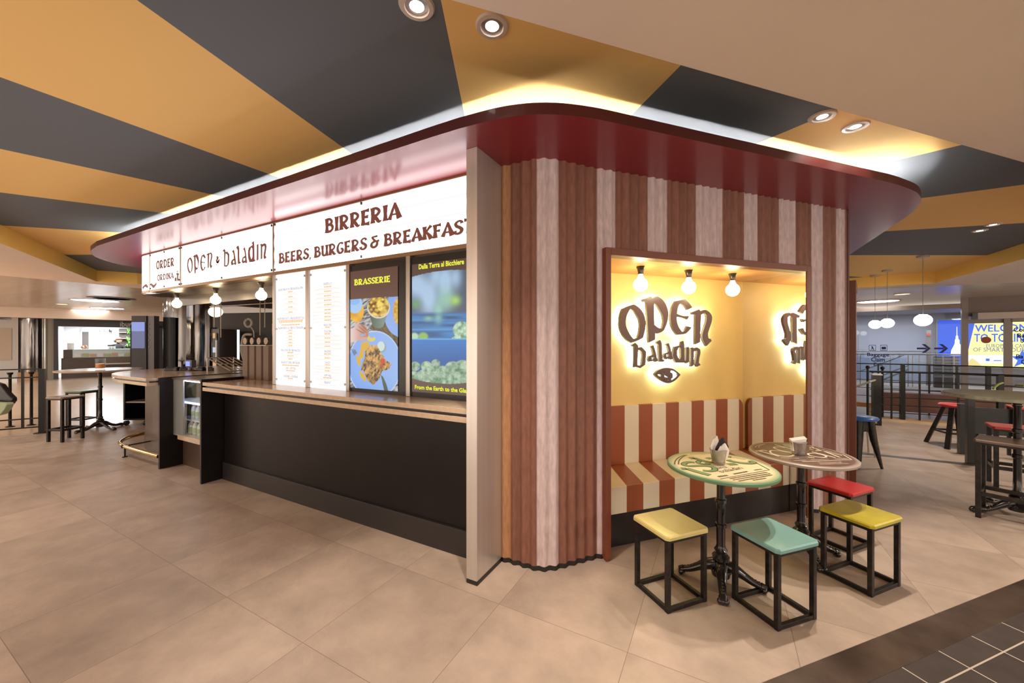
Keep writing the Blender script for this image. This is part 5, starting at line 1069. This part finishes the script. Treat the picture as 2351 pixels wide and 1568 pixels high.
for k in range(40): c = SF.w(p+(q2-p)*random.uniform(.62, .98), 2.15, random.uniform(1.35, 2.2)); mb.ball(c, .05, .03, .07, 6, 4)
o = obj('hanging_leaves', mb, M('leaf_green', (.10, .26, .05), .5), sh, smooth=60)
mb = MB()
# shop assistant
def body(label, base, parts, root_r, mats):
    t = thing('person', label, 'person', base); return t
pp = SF.px(268, 800, 1.3); ps = pp[0]
t = thing('person', 'person in a dark top and brown cap working behind the gelato counter', 'person', SF.w(ps, 1.3, 0))
def skinned(name, V_, E_, R_, mt, parent):
    me = bpy.data.meshes.new(name); me.from_pydata([tuple(v) for v in V_], E_, []); o = bpy.data.objects.new(name, me); C.objects.link(o); me.materials.append(mt)
    sk_ = o.modifiers.new('skin', 'SKIN'); me.skin_vertices.new() if not me.skin_vertices else None
    for sv, r in zip(me.skin_vertices[0].data, R_): sv.radius = (r, r*.85)
    me.skin_vertices[0].data[0].use_root = True; ss = o.modifiers.new('smooth', 'SUBSURF'); ss.levels = 2; ss.render_levels = 2
    r = rootof(parent); me.transform(Matrix.Translation(-r.location)); o.parent = parent; return o
g = lambda s, n_2, z: SF.w(ps+s, 1.3+n_2, z)
skinned('body', [g(0, 0, .95), g(0, 0, 1.15), g(.01, 0, 1.36), g(.04, 0, 1.47), g(.06, -.01, 1.56), g(.08, -.02, 1.64), g(-.17, 0, 1.38), g(-.20, .02, 1.12), g(-.05, -.22, 1.10), g(.20, 0, 1.38), g(.30, -.08, 1.18), g(.38, -.25, 1.22), g(-.09, 0, .5), g(-.09, 0, .04), g(.09, 0, .5), g(.09, 0, .04)], [(0, 1), (1, 2), (2, 3), (3, 4), (4, 5), (2, 6), (6, 7), (7, 8), (2, 9), (9, 10), (10, 11), (0, 12), (12, 13), (0, 14), (14, 15)], [.16, .15, .16, .06, .095, .09, .075, .05, .035, .075, .05, .035, .08, .06, .08, .06], M('dark_top', (.015, .014, .016), .8), t)
mb = MB(); mb.ball(g(.08, -.03, 1.61), .088, .10, .115); obj('face', mb, M('skin', (.5, .28, .2), .5), t, smooth=60)
mb = MB(); mb.ball(g(.07, -.01, 1.67), .118, .118, .105); mb.ball(g(-.04, .05, 1.60), .07, .07, .08); obj('cap', mb, M('brown_cap', (.09, .035, .02), .7), t, smooth=60)
mb = MB(); mb.box(SF.px(245, 800)[0], SF.px(262, 800)[0], .4, .7, 1.23, 1.42, SF); tag(obj('coffee_machine', mb, M('machine_black', (.02, .02, .02), .3)), 'black machine with white cups on the gelato counter', 'coffee machine')
for k in range(3): q = SF.w(SF.px(249+k*6, 800)[0], .31, 1.23); tag(obj('paper_cup', MB().lathe([(.035, 0), (.05, .13)], q, 12), wm), 'white paper cup on the gelato counter in front of the black machine', 'cup', 'white cups on the gelato counter')
# ceiling disc lamps of the hall
DISCW = M('disc_lamp_glow', (1, .98, .95), emit=6, ecol=(1, .95, .88)); DISCY = M('small_lamp_glow', (1, .9, .5), emit=2.5, ecol=(1, .80, .35))
def discl(px_, py_, r, mt, label, grp):
    p = atz(px_, py_, ZL); t = thing('ceiling_disc_lamp', label, 'ceiling light', (*p, ZL), 0, grp)
    obj('ring', MB().lathe([(r*.94, -.004), (r, -.015), (r*1.04, -.002)], n=36), M('downlight_ring', (.6, .5, .46)), t, world=False); obj('diffuser', MB().lathe([(r*.94, -.003), (r*.93, -.006)], n=36), mt, t, world=False)
for a in ((220, 690, .58, DISCW, 'largest white disc lamp on the slatted hall ceiling at left'), (210, 712.5, .66, DISCW, 'white disc lamp furthest away on the left hall ceiling'), (247, 707.5, .5, DISCW, 'white disc lamp between two others on the left hall ceiling'), (143, 698, .16, DISCY, 'small yellow ceiling lamp left of the white discs'), (75, 709, .17, DISCY, 'small yellow ceiling lamp above the far left column')): discl(*a, 'ceiling lamps of the left hall')
for i, (x, y) in enumerate(((-13.6, -1.6), (-17.5, -2.2), (-15.4, -.2), (-20.5, .2), (7.5, 3.5), (9.5, 6.4), (6.5, .5))):  # unseen lamps added to brighten the hall floors and ceilings
    t = thing('ceiling_disc_lamp', 'white disc lamp on the ceiling, %s of the picture' % ('left' if x < 0 else 'right'), 'ceiling light', (x, y, ZL), 0, 'hall lamps beside the picture')
    obj('ring', MB().lathe([(.56, -.004), (.6, -.015), (.62, -.002)], n=36), MATS['downlight_ring'], t, world=False)
    ld = bpy.data.lights.new('added_disc_light', 'AREA'); ld.shape = 'DISK'; ld.size = 1.1; ld.energy = 150; ld.color = (1, .92, .80)
    lo = bpy.data.objects.new('added_disc_light', ld); C.objects.link(lo); lo.parent = t; lo.location = (0, 0, -.02)
p = atz(257, 684.5, ZL); mb = MB()
for r in (.55, .45, .34, .22): mb.lathe([(r, -.004), (r*.93, -.02)], (*p, ZL), 32)
tag(obj('air_vent', mb, M('vent_metal', (.12, .09, .07), .4)), 'round ceiling air vent beside the largest disc lamp', 'vent')
mb = MB(); sbox(mb, -260, 420, 714, 722, -.6, 0); struct('trim_6', mb, MATS['beige_plaster'], 'beige bulkhead above the far left shops')

# ---------------------------------------------------------------- right side: high table, stools, railing
ht = (*atz(2336, 1185), 0)
t = thing('bar_table', 'tall round table with a grey-green top at the right photo edge', 'table', ht)
pedestal(t, 1.055, rb=.32, rot=.2)
obj('tabletop', MB().lathe([(.45, 1.055), (.46, 1.06), (.46, 1.082), (.452, 1.088), (.001, 1.088)], n=60), M('weathered_green_top', (.28, .28, .20), .4, noise=(5, .35), stretch=(1, 5, 1)), t, world=False, smooth=30)
bs = [atz(2241, 1198), atz(2281, 1184), atz(2292, 1143)]
box_stool('tall black-framed stool with a brown wooden top under the tall table at right', (2.29, 5.02), math.radians(-28), (.13, .075, .05), 'seat_dark_wood', None, w=.50, d=.30, h=.70, rail_z=.20, legw=.034)
def tolix(label, pos, rz, col, nm, h=.60, grp='metal stools with round seats'):
    t = thing('stool', label, 'stool', (*pos, 0), rz, grp)
    obj('seat', MB().lathe([(.14, h-.035), (.185, h-.03), (.19, h-.012), (.18, h), (.001, h+.004)], n=36), M(nm, col, .3, coat=.3), t, world=False, smooth=50)
    for k in range(4):
        a = PI/4+k*PI/2; c_, s_ = math.cos(a), math.sin(a)
        mb = MB(); mb.tube([(.10*c_, .10*s_, h-.035), (.135*c_, .135*s_, h*.55), (.21*c_, .21*s_, 0)], [.045, .036, .014], 8); obj('leg', mb, iron, t, world=False, smooth=50)
    for k in range(4):
        a = PI/4+k*PI/2; b = a+PI/2; mb = MB(); P_ = [(.125*math.cos(a), .125*math.sin(a)), (.125*math.cos(b), .125*math.sin(b))]
        pts = [(P_[0][0]+(P_[1][0]-P_[0][0])*u, P_[0][1]+(P_[1][1]-P_[0][1])*u) for u in [i/8 for i in range(9)]]
        mb.add([(x, y, z) for i, (x, y) in enumerate(pts) for z in (h-.03, h*.62+.10*math.sin(PI*i/8)*h)], [(2*i, 2*i+2, 2*i+3, 2*i+1) for i in range(8)]); obj('apron', mb, iron, t, world=False)
    return t
b0 = atz(2000, 1070); tolix('round blue-seated black metal stool behind the corner of the kiosk', (b0[0]-.12, b0[1]-.02), .5, (.03, .16, .52), 'seat_blue', h=.62)
def tripod(label, pos, rz, col, nm, h=.70, w=.20):
    t = thing('stool', label, 'stool', (*pos, 0), rz, 'red seated stools by the high table')
    obj('seat', MB().lathe([(w-.02, h-.05), (w, h-.04), (w, h-.015), (w-.02, h), (.001, h)], n=30), M(nm, col, .35), t, world=False, smooth=50)
    for k in range(4): a = PI/4+k*PI/2; mb = MB(); mb.bar((.10*math.cos(a), .10*math.sin(a), h-.05), (.30*math.cos(a), .30*math.sin(a), 0), .055, .045); obj('leg', mb, iron, t, world=False)
    for k in range(4): a = PI/4+k*PI/2; b = a+PI/2; r = .235; mb = MB(); mb.bar((r*math.cos(a), r*math.sin(a), .22), (r*math.cos(b), r*math.sin(b), .22), .025); obj('stretcher', mb, iron, t, world=False)
tripod('round red stool with splayed black legs left of the high table', (3.07, 8.22), .2, (.45, .03, .03), 'seat_coral', h=.64, w=.17)
r0 = atz(2290, 1060); box_stool('long red-topped bench stool behind the brown-topped stool', (3.02, 6.15), math.radians(-12), (.45, .035, .03), 'seat_red_bench', None, w=.85, d=.30, h=.66, rail_z=.2, legw=.035)
box_stool('red-topped stool further back, behind the long red bench stool', (3.75, 7.75), math.radians(-10), (.48, .05, .04), 'seat_red_far', None, w=.60, d=.34, h=.70, rail_z=.2, legw=.035)
tripod('yellow round stool partly hidden by the high table post', (4.5, 7.9), .3, (.55, .25, .03), 'seat_amber', h=.76)
A5 = atz(2210, 1042)
t = thing('low_partition', 'low black board partition on a thick post, behind the high table at right', 'partition', (*A5, 0))
obj('post', MB().box(A5[0]-.04, A5[0]+.04, A5[1]-.04, A5[1]+.04, 0, .70), blkp, t); obj('board', MB().box(A5[0]+.04, A5[0]+1.5, A5[1]-.02, A5[1]+.02, .30, .66), blkp, t); obj('post', MB().box(A5[0]+1.5, A5[0]+1.58, A5[1]-.04, A5[1]+.04, 0, .70), blkp, t)
A6 = atz(2227, 1064); tag(obj('barrier_post', MB().box(A6[0]-.035, A6[0]+.035, A6[1]-.035, A6[1]+.035, 0, .90), blkp, bevel=.004), 'square black post under the left rim of the high table at right', 'post')
# curved railing
rp = [atz(*p) for p in ((2012, 966), (2050, 970), (2088, 971), (2114, 968), (2160, 964), (2230, 960), (2290, 962))]
rp = cat_rom([(2.62, 10.2), (2.95, 10.22), (3.26, 10.26), (3.9, 10.30), (4.5, 10.15), (5.1, 9.8), (5.9, 9.4)], 5)
rl = thing('railing', 'curved black railing with thin horizontal bars in front of the glass wall', 'railing', (3.6, 10.2, .05))
obj('hand_rail', MB().tube([(x, y, .97) for x, y in rp], .018, 8), blki, rl, smooth=60)
for z in (.17, .32, .47, .62, .77): obj('rail', MB().tube([(x, y, z) for x, y in rp], .008, 6), blki, rl)
for i in (1, 5, 8, 11, 15, 19, 23, 27):
    x, y = rp[min(i, len(rp)-1)]; w_ = .035 if i in (8, 19) else .012; obj('post', MB().box(x-w_, x+w_, y-w_, y+w_, .05, .97), blki, rl)
p = W(2012, 966, 7.25); t = thing('iron_pillar', 'thick black iron post at the left end of the curved railing', 'post', (p[0], p[1], 0))
obj('shaft', MB().box(p[0]-.06, p[0]+.06, p[1]-.06, p[1]+.06, 0, .94), blkp, t); obj('cap', MB().box(p[0]-.07, p[0]+.07, p[1]-.07, p[1]+.07, .94, .96), MATS['steel_trim'], t)
mb = MB(); a, b = W(1962, 889, 7.2), W(2004, 874, 7.0); mb.bar(a, b, .5, .03); tag(obj('side_shelf', mb, M('grey_weathered_board', (.28, .26, .22), .5)), 'grey weathered sloping board fixed to the thick black post', 'board')
for i, (x, y0, y1) in enumerate(((1992, 843, 955), (2026, 845, 955))):
    d = 7.75; o = obj('barrier_post', MB().tube([W(x, y0, d), (*W(x, y1, d)[:2], 0)], .02, 8).ball(W(x, y0, d), .035), blki, smooth=60); tag(o, ['slim black post left of the thick iron post', 'slim black post right of the thick iron post'][i], 'post', 'slim black posts by the right railing')
WT = Fr(W(1940, 784, 8.2)[:2], (.95, -.2))
t = thing('wooden_table', 'orange-brown wooden table top behind the blue stool', 'table', WT.w(.3, .3, 0)); zt2 = WT.px(1980, 924)[1]
obj('tabletop', MB().box(-.3, WT.px(2000, 924)[0], 0, .6, zt2-.09, zt2, WT), M('orange_timber', (.38, .17, .055), .4, noise=(4, .3)), t)
for s in (-.2, .38): obj('leg', MB().box(s-.03, s+.03, .05, .11, 0, zt2-.09, WT), M('pale_leg', (.4, .3, .2), .5), t)
t = thing('stool', 'pale wooden stool half hidden behind the blue one', 'stool', (*atz(1966, 1040), 0))
q = atz(1966, 1040); obj('seat', MB().box(q[0]-.18, q[0]+.18, q[1]-.15, q[1]+.15, .46, .49), M('pale_wood', (.42, .28, .16), .4), t)
for dx in (-.14, .14):
    for dy in (-.11, .11): obj('leg', MB().tube([(q[0]+dx, q[1]+dy, .46), (q[0]+dx*1.2, q[1]+dy*1.2, 0)], .014, 8), M('cream_metal', (.5, .42, .33), .4), t)

rq = [(1.9, 11.35), (2.9, 11.5), (3.9, 11.45), (4.9, 11.2), (6.2, 10.7)]
rl = thing('railing', 'taller black railing with thin bars just in front of the glass wall', 'railing', (3.6, 11.4, 0))
for z in (.35, .53, .71, .89): obj('rail', MB().tube([(x, y, z) for x, y in cat_rom(rq, 5)], .007, 6), blki, rl)
obj('hand_rail', MB().tube([(x, y, 1.07) for x, y in cat_rom(rq, 5)], .012, 8), blki, rl, smooth=60)
for i, (x, y) in enumerate(cat_rom(rq, 5)):
    if i % 2 == 0: w_ = .03 if i in (8, 14) else .012; obj('post', MB().box(x-w_, x+w_, y-w_, y+w_, 0, 1.07), blki, rl)
# glass wall, corridor, lightbox
ga, gb = W(1950, 784, 13.6), W(2208, 784, 11.94)
GF = Fr(ga[:2], (gb[0]-ga[0], gb[1]-ga[1]))
gx = lambda x, y, n=0.: GF.px(x, y, n)
def gbox(mb, x0, x1, y0, y1, n0, n1, np_=0.):
    a, b = gx(x0, y1, np_), gx(x1, y0, np_); return mb.box(a[0], b[0], n0, n1, max(a[1], 0), b[1], GF)
frm = M('taupe_frame', (.26, .215, .19), .4)
sE = gx(2500, 784)[0]; sM0, sM1 = gx(2207, 784)[0], gx(2222, 784)[0]; sD0 = gx(2305, 784)[0]; sD1 = gx(2322, 784)[0]
mb = MB(); mb.box(-3, sM0, -.05, .06, 2.60, 2.75, GF); mb.box(sM0, sM1, -.06, .08, 0, ZL, GF); mb.box(-3, sE, -.05, .06, 2.75, ZL, GF) if False else None
struct('window_1', mb, frm, 'taupe frame of the tall glass wall at right')
mb = MB(); mb.box(sM1, sE, -.04, .04, gx(2260, 722)[1]-.05, ZL, GF)
struct('wall_right', mb, M('taupe_panel', (.20, .15, .13), .5), 'taupe panel above the sliding door at right')
dr = MB(); zD = gx(2260, 733)[1]; dr.box(sM1, sD0, -.03, .03, zD-.12, zD, GF); dr.box(sD0, sD0+.10, -.05, .02, 0, zD, GF); dr.box(sD1-.16, sD1, -.10, -.04, 0, zD, GF); dr.box(sD0+.1, sE, -.1, -.04, zD-.1, zD, GF)
struct('door_2', dr, frm, 'taupe sliding glass door frames at right')
t = thing('door_operator', 'pale sliding door operator box above the glass door', 'door operator', GF.w(sM1+1, -.1, zD)); zz = gx(2260, 733)[1]
obj('housing', MB().box(sM1+.16, sE, -.22, -.05, zz, zz+.19, GF), M('pale_housing', (.52, .43, .37), .4), t); obj('end_cap', MB().box(sM1+.05, sM1+.16, -.22, -.05, zz, zz+.19, GF), blkp, t)
mb = MB(); mb.box(-3, sM0, -.006, .006, 0, 2.60, GF); mb.box(sM1, sD0, -.006, .006, 0, zD-.12, GF); mb.box(sD1, sE, -.07, -.058, 0, zD-.1, GF)
struct('window_2', mb, gl, 'clear glass panes of the wall and sliding door')
ink = M('navy_sticker', (.012, .025, .16), .5)
def g_text(mb, body, x0, x1, y0, y1, n=-.02):
    a, b = gx(x0, y1, n), gx(x1, y0, n); text_on(mb, body, lambda s, z: GF.w(s, n, z), a[0], b[0], a[1], b[1], .006)
def g_poly(mb, P_, n=-.02):
    mb.add([GF.w(*(lambda q: (q[0], n, q[1]))(gx(x, y, n))) for x, y in P_], [tuple(range(len(P_)))])
for x0, lb in ((2105, 'left navy arrow sticker on the glass wall'), (2145, 'right navy arrow sticker on the glass wall')):
    mb = MB(); g_poly(mb, [(x0, 798), (x0+22, 798), (x0+22, 802), (x0, 802)]); g_poly(mb, [(x0+11, 790), (x0+19, 790), (x0+32, 800), (x0+24, 800)]); g_poly(mb, [(x0+24, 800), (x0+32, 800), (x0+19, 810), (x0+11, 810)])
    tag(obj('arrow_sticker', mb, ink), lb, 'sign', 'arrow stickers on the glass wall')
mb = MB(); g_text(mb, 'Baggage', 1991, 2041, 811, 820); g_text(mb, 'Claim', 2000, 2031, 821, 830); g_text(mb, 'Exit', 2006, 2027, 833, 840)
tag(obj('glass_lettering', mb, ink), 'navy lettering reading Baggage Claim Exit on the glass wall', 'sign')
mb = MB()
for x0 in (1995, 2021):
    for P_ in ([(x0, 792), (x0+16, 792), (x0+16, 793), (x0, 793)], [(x0, 804), (x0+16, 804), (x0+16, 805), (x0, 805)], [(x0, 792), (x0+1, 792), (x0+1, 805), (x0, 805)], [(x0+15, 792), (x0+16, 792), (x0+16, 805), (x0+15, 805)]): g_poly(mb, P_)
g_poly(mb, [(2024, 796), (2034, 796), (2034, 802), (2024, 802)]); g_poly(mb, [(2000, 795), (2004, 795), (2005, 799), (2007, 803), (2005, 803), (2003, 800), (2000, 803), (1999, 802), (2002, 799)])
tag(obj('glass_pictograms', mb, ink), 'two small square pictograms on the glass wall above the lettering', 'sign')
mb = MB(); g_text(mb, 'Con', 2327, 2356, 752, 762, -.09); g_text(mb, 'Ba', 2336, 2352, 766, 775, -.09); g_text(mb, 'U', 2343, 2350, 778, 787, -.09); g_text(mb, 'Ba', 2333, 2349, 814, 823, -.09); g_text(mb, 'C', 2345, 2352, 826, 836, -.09)
tag(obj('door_lettering', mb, M('dark_sticker', (.03, .03, .06), .5)), 'dark lettering on the sliding door at the right photo edge', 'sign')
mb = MB(); q = gx(2264, 780.5, -.05); mb.tube([GF.w(q[0], -.05, q[1]), GF.w(q[0], -.04, q[1])], .10, 20); s_ = obj('door_sticker', mb, M('rust_sticker', (.35, .06, .02), .5)); tag(s_, 'round rust sticker with a small plate on the sliding door', 'sticker')
# corridor behind the glass
BN = 3.6
mb = MB(); mb.box(-6, gx(2170, 784, BN)[0], BN, BN+.2, 0, 2.62, GF); mb.box(gx(2140, 784, BN)[0], sE+3, BN+.3, BN+.5, 0, 2.62, GF)
struct('wall_corridor', mb, M('blue_grey_wall', (.40, .42, .52), .5), 'blue-grey corridor wall behind the glass')
a_, b2 = gx(1971, 784, BN-.03)[0], gx(1994, 784, BN-.03)[0]; struct('door_3', MB().box(a_, b2, BN-.04, BN-.005, 0, gx(1980, 755, BN)[1], GF), M('blue_grey_door', (.36, .39, .50), .4), 'flush blue-grey door in the corridor wall')
struct('ceiling', MB().box(-6, sE+3, .1, BN+.5, 2.62, 2.66, GF), M('corridor_ceiling', (.40, .38, .40), .4), 'corridor ceiling behind the glass')
ld = bpy.data.lights.new('corridor_light', 'AREA'); ld.energy = 110; ld.color = (.72, .82, 1); ld.shape = 'RECTANGLE'; ld.size = 6; ld.size_y = .5
lo = bpy.data.objects.new('corridor_light', ld); C.objects.link(lo); lo.location = GF.w(2.2, 1.6, 2.6); lo.rotation_euler = (0, 0, GF.rot)
for i, (xa, xb) in enumerate(((2127, 2138), )):
    a, b = gx(xa, 784, 2.0)[0], gx(xb, 784, 2.0)[0]; t = thing('grey_post', 'grey post with a red button behind the glass wall', 'post', GF.w(a, 2, 0)); zt3 = gx(2132, 758, 2.0)[1]
    obj('shaft', MB().box(a, b, 2.0, 2.12, 0, zt3, GF), M('grey_post_paint', (.20, .18, .165), .4), t); q = gx(2132, 768, 1.99); obj('button', MB().tube([GF.w(q[0], 1.96, q[1]), GF.w(q[0], 2.0, q[1])], .05, 14), M('red_button', (.5, .06, .05), .4), t)
# handrails and turnstile-like steel in the corridor
stl = M('pale_steel', (.30, .30, .31), .3, .8)
rl = thing('stair_rail', 'pale steel stair handrails behind the glass wall', 'railing', GF.w(1.5, 1.2, 0))
for (x0, y0, x1, y1) in ((1958, 806, 2120, 806), (1958, 813, 2207, 814), (1975, 852, 2075, 815), (2010, 868, 2085, 838), (2020, 875, 2085, 848)):
    a, b = gx(x0, y0, 1.0), gx(x1, y1, 1.0); obj('rail', MB().tube([GF.w(a[0], 1.0, a[1]), GF.w(b[0], 1.0, b[1])], .024, 8), stl, rl, smooth=60)
for x in (1975, 2044, 2085, 2095, 2110, 2165, 2190):
    a = gx(x, 816, 1.05); obj('baluster', MB().box(a[0]-.014, a[0]+.014, 1.03, 1.06, 0, a[1], GF), stl, rl)
mb = MB(); a, b = gx(1960, 820, 1.3), gx(2130, 820, 1.3); mb.box(a[0], b[0], 1.3, 1.31, .1, a[1], GF); struct('window_3', mb, gl, 'glass balustrade behind the stair rails')
t = thing('escalator', 'ribbed grey escalator flank below the blue poster', 'escalator', GF.w(gx(2165, 860, 1.2)[0], 1.2, 0)); a, b = gx(2146, 860, 1.2)[0], gx(2204, 860, 1.2)[0]
for k in range(7): obj('slat', MB().box(a, b, 1.25, 1.30, .35+k*.10, .42+k*.10, GF), M('escalator_grey', (.16, .19, .25), .3, .5), t)
obj('plinth', MB().box(a, b, 1.28, 1.5, 0, 1.06, GF), M('dark_cabinet', (.03, .03, .03)), t)
o = obj('wood_bench', MB().box(2.95, 4.9, 10.85, 11.1, .12, .50), M('red_brown_board', (.14, .05, .03), .45, noise=(3, .3))); tag(o, 'red-brown timber planter box behind the curved railing', 'planter')
LN = BN-.5
def lpx(x, y): return GF.px(x, y, LN)
lb = thing('poster_lightbox', 'large backlit welcome poster with a white domed tower on blue', 'lightbox', GF.w(lpx(2250, 800)[0], LN, 1))
s0, zt4 = lpx(2153, 738.5); s1, zb4 = lpx(2420, 843)
zt4 = lpx(2180, 735)[1]; zb4 = lpx(2260, 842)[1]
obj('case', MB().box(s0-.04, s1+.04, LN+.01, LN+.12, zb4-.04, zt4+.04, GF), M('grey_post_paint', (.2, .2, .2)), lb)
obj('blue_field', MB().box(s0, s1, LN, LN+.009, zb4, zt4, GF), M('poster_blue', (.01, .05, .2), .9, spec=0, emit=.72, ecol=rgb(0, 75, 215)), lb)
def lp_(mb, P_, k): mb.add([GF.w(*(lambda q: (q[0], LN-k, q[1]))(lpx(x, y))) for x, y in P_], [tuple(range(len(P_)))])
mb = MB(); lp_(mb, [(2241, 725), (2420, 712), (2420, 850), (2220, 843), (2222, 810)], .004); 
mb = MB(); mb.add([GF.w(s, LN-.004, z) for s, z in (lpx(2240, 738)[:1]+(zt4,), (s1, zt4), (s1, zb4), (lpx(2219, 842)[0], zb4), (lpx(2221, 812)[0], lpx(2221, 812)[1]))], [(0, 1, 2, 3, 4)])
obj('yellow_field', mb, M('poster_yellow', (.3, .28, .1), .9, spec=0, emit=.85, ecol=rgb(255, 244, 150)), lb)
mb = MB(); lp_(mb, [(2221, 815), (2350, 815), (2420, 815), (2420, 834), (2221, 834)], .006); obj('white_band', mb, M('poster_white', (.3, .3, .3), .3, emit=1.0, ecol=(1, 1, 1)), lb)
pbl = M('poster_blue_ink', (.01, .05, .2), .9, spec=0, emit=.72, ecol=rgb(10, 95, 220)); pgr = M('poster_grey_ink', (.1, .1, .15), .3, emit=.6, ecol=rgb(130, 135, 150))
def l_text(mb, body, x0, x1, y0, y1, bold=.004): a, b = lpx(x0, y1), lpx(x1, y0); text_on(mb, body, lambda s, z: GF.w(s, LN-.009, z), a[0], b[0], a[1], b[1], bold)
mb = MB(); l_text(mb, 'WELCOME', 2238, 2375, 744, 762, .010); l_text(mb, 'TO TORINO', 2236, 2372, 766, 785, .010)
lp_(mb, [(2322, 818), (2340, 817), (2347, 800), (2354, 817), (2372, 818), (2357, 829), (2362, 845), (2347, 835), (2328, 842), (2336, 828)], .0085); obj('headline', mb, pbl, lb)
mb = MB(); l_text(mb, 'EUROPEAN CAPITAL', 2264, 2380, 790, 798); l_text(mb, 'OF SMART TOURISM', 2234, 2378, 799, 807); obj('subtitle', mb, pgr, lb)
mb = MB(); lp_(mb, [(2263, 823), (2272, 823), (2272, 829), (2263, 829)], .009); lp_(mb, [(2281, 827), (2299, 827), (2299, 829), (2281, 829)], .009); obj('small_logos', mb, pbl, lb)
mb = MB(); lp_(mb, [(2222, 842), (2224, 828), (2232, 822), (2244, 830), (2252, 838), (2252, 842)], .0075); obj('sand_shape', mb, M('poster_sand', (.3, .25, .1), .3, emit=.7, ecol=rgb(225, 205, 125)), lb)
mb = MB(); lp_(mb, [(2182, 816), (2184, 804), (2190, 793), (2192, 788), (2192, 781), (2194, 778), (2194, 772), (2196, 770), (2196.5, 750), (2197.5, 750), (2198, 770), (2200, 772), (2200, 778), (2203, 781), (2203, 788), (2206, 793), (2211, 804), (2213, 816)], .004); obj('tower_picture', mb, M('poster_white', (.3, .3, .3)), lb)
# right pendants
for px_, py_, mx_, my_, d, r, lbl in ((2119, 735, 2118, 587, 7.19, .126, 'nearest white globe pendant lamp at right'), (2037, 742, 2036, 620, 8.63, .12, 'middle white globe pendant lamp, overlapping another'), (2009, 745, 2012, 632, 9.3, .117, 'furthest white globe pendant lamp at right, next to the kiosk')):
    q = W(px_, py_, d); t = thing('pendant_lamp', lbl, 'lamp', (q[0], q[1], ZU), 0, 'white globe pendants at right')
    obj('shade', MB().lathe([(.001, -.88*r)]+[(r*math.sin(a), -.88*r*math.cos(a)) for a in [PI*i/14 for i in range(1, 13)]]+[(r*.45, .84*r)], (0, 0, q[2]-ZU), 32), M('pendant_opal', (1, .95, .88), emit=5, ecol=(1, .90, .78)), t, world=False, smooth=60)
    obj('cord', MB().tube([(0, 0, q[2]-ZU+.84*r), (0, 0, -.03)], .004, 6), M('grey_cord', (.25, .2, .16), .5), t, world=False); obj('canopy', MB().lathe([(.09, -.035), (.09, -.002)], n=24), M('pale_housing', (.5, .4, .35)), t, world=False)
for a in ((2015, 692, .55, DISCW, 'white disc lamp on the glossy ceiling at right'), (2071, 675, .17, DISCY, 'small yellow lamp on the glossy ceiling at right')): discl(*a, 'ceiling lamps of the right hall')
# green wire plant hanger details on the high table
o = obj('green_strap', MB().tube([W(2280, 892, 4.0), W(2292, 882, 4.05), W(2302, 879, 4.1)], .010, 8).tube([W(2333, 884, 4.1), W(2351, 886, 4.0), W(2370, 890, 4.0)], .010, 8), M('lime_green', (.22, .28, .03), .5)); tag(o, 'lime-green chair arms seen over the high table', 'chair arm')
